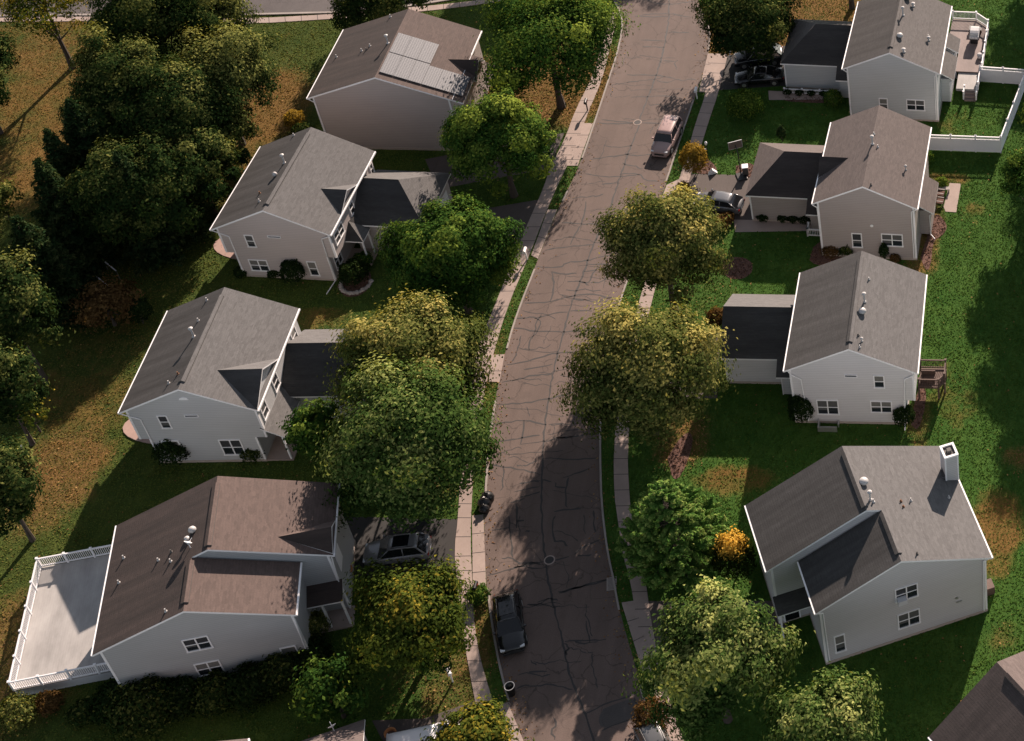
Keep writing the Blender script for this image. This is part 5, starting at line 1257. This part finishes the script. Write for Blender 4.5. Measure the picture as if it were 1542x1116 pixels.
def pine(px, py, rpx, h_, leaf, label, seed=1, group=None):
    """open pine: long arms that end in upswept bottle-brush tufts"""
    nrng = np.random.default_rng(seed); rg = random.Random(seed)
    c = G(px, py, h_ * .45); rx = rpx * (c - Vector((0, 0, CH))).dot(FWD) / FPX
    e = empty('pine_tree', (c.x, c.y, 0), .4, label, 'tree', group); Ps, Ns, Ts = [], [], []; limbs = MB()
    for k in range(17):
        q = k / 16; z = h_ * (.10 + .86 * q); R_ = rx * (1.05 - .95 * q ** 1.5); nb = int(9 - 4 * q)
        for j in range(nb):
            a = 2 * PI * j / nb + k * 1.1 + rg.uniform(-.25, .25); L_ = R_ * rg.uniform(.7, 1.1); rise = rg.uniform(.05, .4)
            d = np.array([math.cos(a), math.sin(a), rise]); tip = np.array([0, 0, z]) + d * L_
            limbs.tube((0, 0, z), tuple(tip), .04, .012, 5, caps=False)
            subs = [(tip, d, .55 + .25 * rg.random())]
            for m_ in range(int(2 + L_ * 2.2)):
                t = rg.uniform(.35, .95); b = a + rg.choice((-1, 1)) * rg.uniform(.4, .9); sl = L_ * .42 * (1.15 - t) + .35
                d2 = np.array([math.cos(b), math.sin(b), rise + .25]); subs.append((np.array([0, 0, z]) + d * L_ * t + d2 * sl, d2, sl))
            for tp, dd, ln in subs:
                m_ = int(70 * ln + 20); t = nrng.uniform(0, 1, m_)
                P = tp[None] - dd[None] * ((1 - t) * ln * .9)[:, None]; o = unit(nrng, m_)
                Ps.append(P + o * .10); Ns.append(o * .8 + dd * .2 + np.array([0, 0, .6])); Ts.append(.30 + .38 * t + nrng.normal(0, .12, m_) + rg.uniform(-.1, .1))
    P = np.concatenate(Ps); n = len(P); P[:, 2] = np.maximum(P[:, 2], .1)
    me = leaves_mesh('crown', P, np.concatenate(Ns), .27 * nrng.uniform(.7, 1.3, n), np.concatenate(Ts), LM[leaf], nrng, .30)
    o = bpy.data.objects.new('crown', me); COL.objects.link(o); o.parent = e
    limbs.tube((0, 0, -.1), (0, 0, h_), .2, .03, 8); limbs.build('trunk', MT['bark'], e); return e
def shrub(px, py, r, h_, leaf, label, seed=1, cat='shrub', name='shrub', ls=.17, dens=1.0, group=None, loose=.2, loc=None, warm=0.0, tips=False):
    """(px,py) its foot"""
    nrng = np.random.default_rng(seed + 500)
    p = G(px, py) if loc is None else Vector(loc)
    e = empty(name, (p.x, p.y, 0), 0, label, cat, group)
    n = int(dens * 700 * (r * r + r * h_) / (ls / .17) ** 2)
    w = unit(nrng, n); w[:, 2] = np.where(w[:, 2] < -.3, -w[:, 2], w[:, 2])
    f = 1 + .13 * np.sin(w[:, 0] * 6 + seed) * np.sin(w[:, 1] * 6.5) + nrng.normal(0, .05 + .1 * loose, n)
    q = nrng.uniform(.5, 1.0, n) ** .35 * f
    P = np.stack([w[:, 0] * r * q, w[:, 1] * r * q, h_ * .5 + w[:, 2] * h_ * .52 * q], -1); P[:, 2] = np.maximum(P[:, 2], .05)
    N = w + unit(nrng, n) * .7
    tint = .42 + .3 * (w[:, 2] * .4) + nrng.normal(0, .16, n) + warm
    if tips: tint = np.where(w[:, 2] + nrng.normal(0, .12, n) > .72, .97, .22) + nrng.normal(0, .05, n)  # top leaves take the painted sunlit gold, the rest stay dark
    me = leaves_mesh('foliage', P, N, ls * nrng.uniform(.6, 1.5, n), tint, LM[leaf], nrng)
    o = bpy.data.objects.new('foliage', me); COL.objects.link(o); o.parent = e
    m = MB(); rg = random.Random(seed)
    m.tube((0, 0, -.05), (0, 0, h_ * .6), .05, .02, 6)
    for k in range(5): m.tube((0, 0, .1), (rg.uniform(-.6, .6) * r, rg.uniform(-.6, .6) * r, h_ * rg.uniform(.4, .75)), .025, .01, 5)
    m.build('stem', MT['bark'], e); return e

GL, GR, GW = 'street trees along the left sidewalk', 'street trees along the right sidewalk', 'woodland trees behind the left gardens'
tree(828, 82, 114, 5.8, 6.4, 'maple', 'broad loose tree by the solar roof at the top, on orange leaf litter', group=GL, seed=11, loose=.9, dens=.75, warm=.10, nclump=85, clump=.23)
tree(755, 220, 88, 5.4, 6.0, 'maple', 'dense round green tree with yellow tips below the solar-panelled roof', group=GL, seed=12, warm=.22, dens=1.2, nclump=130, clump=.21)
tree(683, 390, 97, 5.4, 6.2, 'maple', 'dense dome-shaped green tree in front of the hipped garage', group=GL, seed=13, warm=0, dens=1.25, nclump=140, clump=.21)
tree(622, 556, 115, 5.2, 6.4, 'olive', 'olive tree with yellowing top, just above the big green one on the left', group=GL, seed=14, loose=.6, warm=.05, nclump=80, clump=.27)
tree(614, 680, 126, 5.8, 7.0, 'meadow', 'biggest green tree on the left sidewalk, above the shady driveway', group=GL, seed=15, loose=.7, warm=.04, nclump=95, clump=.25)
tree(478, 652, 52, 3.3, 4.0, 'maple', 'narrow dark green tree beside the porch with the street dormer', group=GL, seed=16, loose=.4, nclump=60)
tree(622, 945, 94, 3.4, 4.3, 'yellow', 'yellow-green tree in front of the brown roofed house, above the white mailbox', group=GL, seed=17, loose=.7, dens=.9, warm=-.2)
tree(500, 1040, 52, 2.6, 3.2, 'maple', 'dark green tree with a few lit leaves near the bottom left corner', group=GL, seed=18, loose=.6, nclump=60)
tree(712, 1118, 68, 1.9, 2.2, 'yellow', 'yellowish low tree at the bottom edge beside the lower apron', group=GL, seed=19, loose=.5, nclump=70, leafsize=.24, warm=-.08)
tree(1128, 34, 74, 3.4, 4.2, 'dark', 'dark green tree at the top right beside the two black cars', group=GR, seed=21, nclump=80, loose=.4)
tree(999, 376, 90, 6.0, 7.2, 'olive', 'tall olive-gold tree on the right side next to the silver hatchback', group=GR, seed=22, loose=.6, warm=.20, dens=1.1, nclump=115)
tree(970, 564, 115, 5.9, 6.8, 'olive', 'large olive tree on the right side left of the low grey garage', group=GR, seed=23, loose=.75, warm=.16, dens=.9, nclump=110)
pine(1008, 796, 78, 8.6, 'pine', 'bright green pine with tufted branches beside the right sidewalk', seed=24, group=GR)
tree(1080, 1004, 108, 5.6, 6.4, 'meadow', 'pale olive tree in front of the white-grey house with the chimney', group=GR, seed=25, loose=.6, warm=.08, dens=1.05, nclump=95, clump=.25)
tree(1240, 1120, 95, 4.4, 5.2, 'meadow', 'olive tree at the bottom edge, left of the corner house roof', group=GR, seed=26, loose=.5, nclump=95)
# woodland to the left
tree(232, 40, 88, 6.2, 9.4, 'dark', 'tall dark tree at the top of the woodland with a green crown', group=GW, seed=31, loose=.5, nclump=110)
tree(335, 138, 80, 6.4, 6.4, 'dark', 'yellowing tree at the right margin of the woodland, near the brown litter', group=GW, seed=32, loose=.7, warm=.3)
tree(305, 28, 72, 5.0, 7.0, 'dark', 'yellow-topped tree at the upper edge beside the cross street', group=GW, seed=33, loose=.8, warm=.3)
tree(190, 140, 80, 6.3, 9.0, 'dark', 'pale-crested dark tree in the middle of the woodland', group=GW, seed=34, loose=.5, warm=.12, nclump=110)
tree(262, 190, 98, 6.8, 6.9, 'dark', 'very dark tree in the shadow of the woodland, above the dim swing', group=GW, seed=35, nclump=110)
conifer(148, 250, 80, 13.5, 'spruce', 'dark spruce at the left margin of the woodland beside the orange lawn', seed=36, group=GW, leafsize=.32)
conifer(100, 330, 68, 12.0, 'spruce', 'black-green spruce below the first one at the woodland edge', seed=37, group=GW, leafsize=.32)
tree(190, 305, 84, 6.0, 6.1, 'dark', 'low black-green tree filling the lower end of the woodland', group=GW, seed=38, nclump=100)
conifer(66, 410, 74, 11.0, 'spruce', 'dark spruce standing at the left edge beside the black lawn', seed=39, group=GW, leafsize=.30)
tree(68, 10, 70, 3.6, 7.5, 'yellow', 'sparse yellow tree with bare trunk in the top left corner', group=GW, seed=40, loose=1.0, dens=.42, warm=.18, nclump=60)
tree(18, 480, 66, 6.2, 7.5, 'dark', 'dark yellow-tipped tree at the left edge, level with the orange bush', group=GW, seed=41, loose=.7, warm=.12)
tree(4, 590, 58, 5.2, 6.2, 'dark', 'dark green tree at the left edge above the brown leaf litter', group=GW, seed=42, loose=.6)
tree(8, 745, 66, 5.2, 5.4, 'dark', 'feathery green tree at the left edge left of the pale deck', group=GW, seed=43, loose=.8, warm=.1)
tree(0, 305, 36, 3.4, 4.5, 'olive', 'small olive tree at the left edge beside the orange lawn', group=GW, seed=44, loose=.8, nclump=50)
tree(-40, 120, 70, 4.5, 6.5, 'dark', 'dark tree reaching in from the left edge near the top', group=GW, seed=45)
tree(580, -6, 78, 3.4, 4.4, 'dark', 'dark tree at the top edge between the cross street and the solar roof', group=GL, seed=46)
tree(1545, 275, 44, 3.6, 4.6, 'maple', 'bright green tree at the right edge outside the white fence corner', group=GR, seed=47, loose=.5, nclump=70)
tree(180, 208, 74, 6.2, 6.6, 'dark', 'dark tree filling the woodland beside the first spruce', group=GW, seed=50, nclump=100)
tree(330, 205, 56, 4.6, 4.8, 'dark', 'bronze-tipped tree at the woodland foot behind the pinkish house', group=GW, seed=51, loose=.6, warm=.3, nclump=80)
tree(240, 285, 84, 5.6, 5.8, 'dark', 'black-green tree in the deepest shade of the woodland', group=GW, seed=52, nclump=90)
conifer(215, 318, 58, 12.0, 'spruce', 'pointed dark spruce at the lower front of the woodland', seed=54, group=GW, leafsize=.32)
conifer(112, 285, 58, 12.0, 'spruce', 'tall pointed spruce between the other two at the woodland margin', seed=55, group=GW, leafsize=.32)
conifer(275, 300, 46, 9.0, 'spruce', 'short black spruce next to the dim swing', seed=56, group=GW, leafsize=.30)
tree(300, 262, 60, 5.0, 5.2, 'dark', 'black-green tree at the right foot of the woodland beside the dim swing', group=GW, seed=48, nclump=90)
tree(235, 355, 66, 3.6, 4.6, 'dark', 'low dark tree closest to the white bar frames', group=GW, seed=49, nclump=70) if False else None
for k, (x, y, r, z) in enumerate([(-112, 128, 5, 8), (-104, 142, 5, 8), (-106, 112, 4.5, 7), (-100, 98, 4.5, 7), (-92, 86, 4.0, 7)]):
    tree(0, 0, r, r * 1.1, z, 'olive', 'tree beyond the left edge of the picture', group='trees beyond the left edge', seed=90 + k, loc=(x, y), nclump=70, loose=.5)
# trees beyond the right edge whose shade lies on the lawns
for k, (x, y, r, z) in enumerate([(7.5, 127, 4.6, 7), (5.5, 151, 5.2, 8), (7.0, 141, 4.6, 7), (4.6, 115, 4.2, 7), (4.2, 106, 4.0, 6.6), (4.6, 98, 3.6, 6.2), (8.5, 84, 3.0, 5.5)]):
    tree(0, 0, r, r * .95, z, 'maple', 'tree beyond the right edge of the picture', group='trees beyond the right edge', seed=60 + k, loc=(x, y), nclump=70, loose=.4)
for k, (x, y, r, z) in enumerate([(-17, 141, 4.5, 6.4), (-9, 146, 4.5, 6.5), (-50, 154, 5, 7), (-36, 163, 5, 7)]):
    tree(0, 0, r, r * .95, z, 'dark', 'tree beyond the top edge of the picture', group='trees beyond the top edge', seed=80 + k, loc=(x, y), nclump=70, loose=.4)
# shrubs
tree(160, 462, 50, 1.9, 2.2, 'rust', 'rusty brown open bush at the edge of the black lawn', name='bush', cat='bush', seed=101, loose=1.0, dens=.55, nclump=60, leafsize=.22)
shrub(216, 487, 1.0, 2.6, 'box', 'dark egg-shaped shrub beside the rusty bush', seed=102)
tree(45, 622, 24, .9, 2.3, 'yellow', 'spindly yellow sapling on the left lawn', name='sapling', cat='sapling', seed=103, loose=1.0, dens=.4, nclump=26, leafsize=.2)
shrub(1048, 262, 1.15, 3.3, 'gold', 'golden upright shrub beside the right sidewalk', seed=104, loose=.5)
shrub(1110, 868, 1.5, 4.4, 'sunlit_top', 'dark shrub with painted sunlit top at the corner of the stepped grey roof', seed=105, loose=.25, tips=True)
shrub(447, 425, 1.0, 2.4, 'box', 'round dark shrub against the wall of the pinkish house', seed=106, group='clipped shrubs at the houses')
shrub(537, 424, 1.25, 2.0, 'box', 'dome shrub inside the half ring of stones', seed=107, group='clipped shrubs at the houses')
shrub(415, 418, .55, .9, 'box', 'small low shrub left of the round one at the pinkish house', seed=108, group='clipped shrubs at the houses')
shrub(365, 415, .6, .8, 'box', 'low shrub at the left corner of the pinkish house', seed=109, group='clipped shrubs at the houses')
shrub(548, 402, .9, 1.3, 'maple', 'small green shrub beside the porch of the pinkish house', seed=110, loose=.5)
shrub(268, 694, 1.25, 2.6, 'box', 'dark spreading shrub under the windows of the blue-grey house', seed=111, loose=.5, group='clipped shrubs at the houses')
shrub(385, 690, .8, 1.5, 'dark', 'twiggy shrub at the porch corner of the blue-grey house', seed=112, loose=.8)
shrub(1208, 637, .95, 3.2, 'box', 'tall dark shrub at the left corner of the off-white house', seed=113, group='clipped shrubs at the houses')
shrub(1362, 641, .85, 2.2, 'box', 'dark upright shrub at the right corner of the off-white house', seed=114, group='clipped shrubs at the houses')
shrub(1332, 392, .42, 1.9, 'box', 'slim clipped shrub under the double window of the taupe house', seed=115, group='clipped shrubs at the houses', loose=.05)
shrub(1252, 384, .8, 1.2, 'rust', 'reddish brown shrub at the left of the taupe house', seed=116, loose=.8)
shrub(1275, 384, .7, 1.3, 'dark', 'dark shrub under the single window of the taupe house', seed=117, loose=.7)
shrub(1348, 394, .45, .7, 'rust', 'small withered plant beside the slim clipped shrub', seed=118, loose=.8)
shrub(1255, 160, .9, 1.7, 'maple', 'round green shrub at the front corner of the ice-blue house', seed=119)
shrub(1178, 213, .42, 1.8, 'spruce', 'tiny pointed conifer behind the hipped taupe garage', seed=120, loose=.1)
for k, (x, y) in enumerate([(1180, 333), (1196, 334), (1150, 331), (1212, 335)]): shrub(x, y, .55, .8, 'box', 'low dark shrub in the row along the taupe garage', seed=121 + k, group='foundation shrubs of the taupe garage')
for k, (x, y) in enumerate([(1186, 142), (1204, 143), (1222, 144), (1240, 144)]): shrub(x, y, .42, .6, 'box', 'low dark shrub in the row along the ice-blue garage', seed=131 + k, group='foundation shrubs of the ice-blue garage')
shrub(1096, 334, .6, .9, 'rust', 'pinkish brown shrub between the olive-gold tree and the silver hatchback', seed=141, loose=.7)
shrub(1085, 342, .8, 1.0, 'rust', 'rusty shrub below the silver hatchback', seed=142, loose=.7)
shrub(1030, 292, .6, 1.2, 'gold', 'peach coloured shrub at the end of the sunlit driveway', seed=143, loose=.5)
shrub(1124, 172, 1.6, 2.2, 'maple', 'leafy green shrub with yellow tips on the shaded lawn', seed=144, loose=.8, warm=.12)
shrub(1082, 495, .9, 2.0, 'rust', 'reddish shrub at the corner of the low grey garage', seed=145, loose=.8)
shrub(1398, 250, .5, 1.6, 'maple', 'climbing green plant at the end of the white fence', seed=146, loose=.6)
shrub(1418, 281, .6, .9, 'maple', 'mixed flowers in planters at the top of the patio', seed=147, loose=.8, warm=.2)
shrub(365, 252, .5, 1.6, 'spruce', 'tiny dark conifer behind the pinkish house, left one', seed=148, loose=.2); shrub(374, 250, .55, 2.0, 'spruce', 'small dark conifer behind the pinkish house, right one', seed=149, loose=.2)
shrub(322, 258, .8, 1.5, 'rust', 'pink-brown shrub by the woodland edge', seed=150, loose=.7); shrub(332, 262, .3, 2.2, 'spruce', 'thin dark post-like conifer by the woodland edge', seed=151, loose=.1)
shrub(446, 190, .9, 1.6, 'gold', 'yellow shrub at the corner of the solar roofed house', seed=152, loose=.6); shrub(455, 205, .8, 1.3, 'dark', 'dark shrub at the back wall of the solar roofed house', seed=153, loose=.5)
for k, (x, y, r, h_) in enumerate([(180, 1068, 1.6, 2.0), (225, 1082, 2.2, 3.2), (275, 1062, 1.6, 2.4), (330, 1058, 1.6, 2.4), (385, 1050, 1.7, 2.8), (430, 1030, 1.6, 2.8), (470, 1000, 1.5, 2.4), (130, 1078, 1.0, 1.2)]):
    shrub(x, y, r, h_ * .85, 'dark' if k % 2 else 'box', ['leafy dark shrub below the deck corner', 'tall dark shrub below the left gable end', 'dark shrub under the lower double window', 'dark shrub right of the lower double window', 'dark shrub in the hedge under the long brown roof', 'dark shrub close to the small corner window', 'green shrub beside the porch of the brown roofed house', 'low shrub in front of the white deck railing'][k], seed=160 + k, loose=.6, group='dark hedge below the brown roofed house', ls=.22)
shrub(30, 1085, 1.3, 1.6, 'olive', 'dull golden shrub in the bottom left corner', seed=170, loose=.8); shrub(78, 1066, .9, 1.1, 'rust', 'brownish shrub just below the deck corner', seed=171, loose=.8)
shrub(472, 962, 1.2, 2.2, 'olive', 'olive shrub at the porch posts of the brown roofed house', seed=172, loose=.7)
shrub(722, 902, .8, 1.0, 'maple', 'small green bush at the kerb behind the glossy black car', seed=173, loose=.6)
shrub(985, 1092, 1.2, 2.0, 'rust', 'sparse brown shrub beside the right walk near the bottom', seed=174, loose=.9)

# ---------------------------------------------------------------- grass blades and fallen leaves
def inside(x, y, poly):
    p = np.array(poly); r = np.zeros(len(x), bool); bx = (x > p[:, 0].min()) & (x < p[:, 0].max()) & (y > p[:, 1].min()) & (y < p[:, 1].max())
    if not bx.any(): return r
    X, Y = x[bx], y[bx]; c = np.zeros(len(X), bool); j = len(p) - 1
    for i in range(len(p)):
        xi, yi, xj, yj = p[i, 0], p[i, 1], p[j, 0], p[j, 1]
        if yi != yj: c ^= ((yi > Y) != (yj > Y)) & (X < (xj - xi) * (Y - yi) / (yj - yi) + xi)
        j = i
    r[bx] = c; return r
def lawn_at(x, y, k):
    xs, ys = LAWN[0], LAWN[1]; i = np.clip(np.searchsorted(xs, x), 0, len(xs) - 1); j = np.clip(np.searchsorted(ys, y), 0, len(ys) - 1); return LAWN[k][j, i]
HOUSES = [H_R1, H_R2, H_R3, H_R4, H_L1, H_L2, H_L3, H_L4]
def free_spots(n, nrng):
    u = nrng.uniform(0, W0, n); v = nrng.uniform(-10, H0 + 30, n)
    # even over the ground: sample the ground rectangle, keep what lies in the surveyed wedge
    x = nrng.uniform(-108, 2, n); y = nrng.uniform(50, 148, n)
    wx = FPX * x; dz = y * FWD.y + CH * -FWD.z * 1.0
    px = PPX + FPX * (x * RT.x + y * RT.y - CH * RT.z) / (x * FWD.x + y * FWD.y - CH * FWD.z)
    ok = (px > -30) & (px < W0 + 30)
    for p in EXCL: ok &= ~inside(x, y, p)
    for h in HOUSES:
        c, s_ = math.cos(h.e.rotation_euler.z), math.sin(h.e.rotation_euler.z); dx = x - h.e.location.x; dy = y - h.e.location.y
        a = c * dx + s_ * dy; b = -s_ * dx + c * dy; ok &= ~((a > -(6.2 if h.uL > 5.5 else 4.3)) & (a < (6.2 if h.uR > 5.5 else 4.3)) & (b > -.05) & (b < 9.6))
    return x[ok], y[ok]
nrng = np.random.default_rng(77)
gx, gy_ = free_spots(620000, nrng); n = len(gx)
patchy = np.sin(gx * 1.3 + np.sin(gy_ * .9) * 2) * np.sin(gy_ * 1.1 + np.sin(gx * .7) * 2)
dr = np.clip(lawn_at(gx, gy_, 2) + .12 * patchy + nrng.normal(0, .2, n), 0, 1); fr = lawn_at(gx, gy_, 4)
keep = nrng.random(n) > .35 * dr
gx, gy_, dr, fr, patchy = gx[keep], gy_[keep], dr[keep], fr[keep], patchy[keep]; n = len(gx)
ang = nrng.uniform(0, 2 * PI, n); hh = nrng.uniform(.045, .105, n) * (1 + .15 * patchy)
P = np.stack([gx, gy_, hh * .40], -1)
N = np.stack([np.cos(ang) * .55, np.sin(ang) * .55, nrng.normal(1.0, .2, n)], -1)
LM['grass'] = leafmat('grass_blades', (.048, .118, .020), (.100, .140, .034), (.24, .150, .052), .3)
me = leaves_mesh('grass_blades', P, N, hh * 1.5, .16 + .42 * (1 - fr) + .5 * np.clip(dr * 1.5 - .5, 0, 1) + nrng.normal(0, .08, n) + .03 * patchy, LM['grass'], nrng, .8)
o = bpy.data.objects.new('grass', me); COL.objects.link(o); tag(o, 'short mown grass covering the lawns between the houses', 'grass', kind='stuff')
lx, ly = free_spots(260000, nrng); lt = lawn_at(lx, ly, 3) * np.where(lx < -62, .55, np.where(lx > -22, .5, 1.0)); keep = nrng.random(len(lx)) < .015 + .8 * lt ** 2; lx, ly = lx[keep], ly[keep]
# a few drift onto the gutters and walks
n = len(lx); sp = np.array([(p.x, p.y) for p in LE + RE]); k = nrng.integers(0, len(sp), 2600); jx = sp[k, 0] + nrng.normal(0, .55, 2600); jy = sp[k, 1] + nrng.normal(0, .5, 2600)
P = np.stack([np.r_[lx, jx], np.r_[ly, jy], np.r_[nrng.uniform(.05, .12, n), nrng.uniform(.015, .03, 2600) + .05 * (nrng.random(2600) < 0)]], -1)
n = len(P); N = np.stack([nrng.normal(0, .45, n), nrng.normal(0, .45, n), np.ones(n)], -1)
LM['litter'] = leafmat('fallen_leaf', (.10, .05, .025), (.24, .125, .06), (.42, .27, .11), .1)
me = leaves_mesh('fallen_leaves', P, N, nrng.uniform(.07, .18, n), nrng.uniform(.1, 1, n), LM['litter'], nrng, .7)
o = bpy.data.objects.new('fallen_leaves', me); COL.objects.link(o); tag(o, 'brown fallen leaves strewn under the trees and in the gutters', 'fallen leaves', kind='stuff')

cx_, cy_ = [], []
for p in MULCH:
    q = np.array(p); lo, hi = q.min(0), q.max(0); m_ = int(60 * (hi - lo).prod()); x = nrng.uniform(lo[0], hi[0], m_); y = nrng.uniform(lo[1], hi[1], m_); k = inside(x, y, p); cx_.append(x[k]); cy_.append(y[k])
P = np.stack([np.concatenate(cx_), np.concatenate(cy_), nrng.uniform(.03, .07, sum(map(len, cx_)))], -1); n = len(P)
N = np.stack([nrng.normal(0, .5, n), nrng.normal(0, .5, n), np.ones(n)], -1)
LM['chips'] = leafmat('bark_chip', (.05, .025, .018), (.13, .07, .05), (.24, .15, .11), .02)
o = bpy.data.objects.new('bark_chips', leaves_mesh('bark_chips', P, N, nrng.uniform(.08, .2, n), nrng.uniform(0, 1, n), LM['chips'], nrng, .5)); COL.objects.link(o); tag(o, 'reddish brown bark chips spread over the planting beds', 'bark mulch', kind='stuff')

# ---------------------------------------------------------------- light
AZ, EL = R(14), R(27)
sun_d = bpy.data.lights.new('sun', 'SUN'); sun_d.energy = 5.0; sun_d.angle = R(.55); sun_d.color = (1.0, .81, .68)
sun = bpy.data.objects.new('sun', sun_d); COL.objects.link(sun)
sd = Vector((math.sin(AZ) * math.cos(EL), math.cos(AZ) * math.cos(EL), math.sin(EL)))
sun.rotation_mode = 'QUATERNION'; sun.rotation_quaternion = (-sd).to_track_quat('-Z', 'Y'); sun.location = (0, 60, 80)
w = bpy.data.worlds.new('World'); scene.world = w; w.use_nodes = True
nt = w.node_tree; bg = nt.nodes['Background']
sky = nt.nodes.new('ShaderNodeTexSky'); sky.sky_type = 'NISHITA'; sky.sun_disc = False; sky.sun_elevation = EL; sky.sun_rotation = AZ
sky.air_density = .65; sky.dust_density = .2; sky.ozone_density = .6
hs = nt.nodes.new('ShaderNodeHueSaturation'); hs.inputs['Saturation'].default_value = .4
nt.links.new(sky.outputs[0], hs.inputs['Color']); nt.links.new(hs.outputs[0], bg.inputs[0]); bg.inputs[1].default_value = .08
scene.view_settings.view_transform = 'Standard'; scene.view_settings.look = 'None'; scene.view_settings.exposure = 1.1; scene.view_settings.gamma = 1.0
scene.cycles.max_bounces = 6; scene.cycles.diffuse_bounces = 3; scene.cycles.transmission_bounces = 3; scene.cycles.use_adaptive_sampling = True
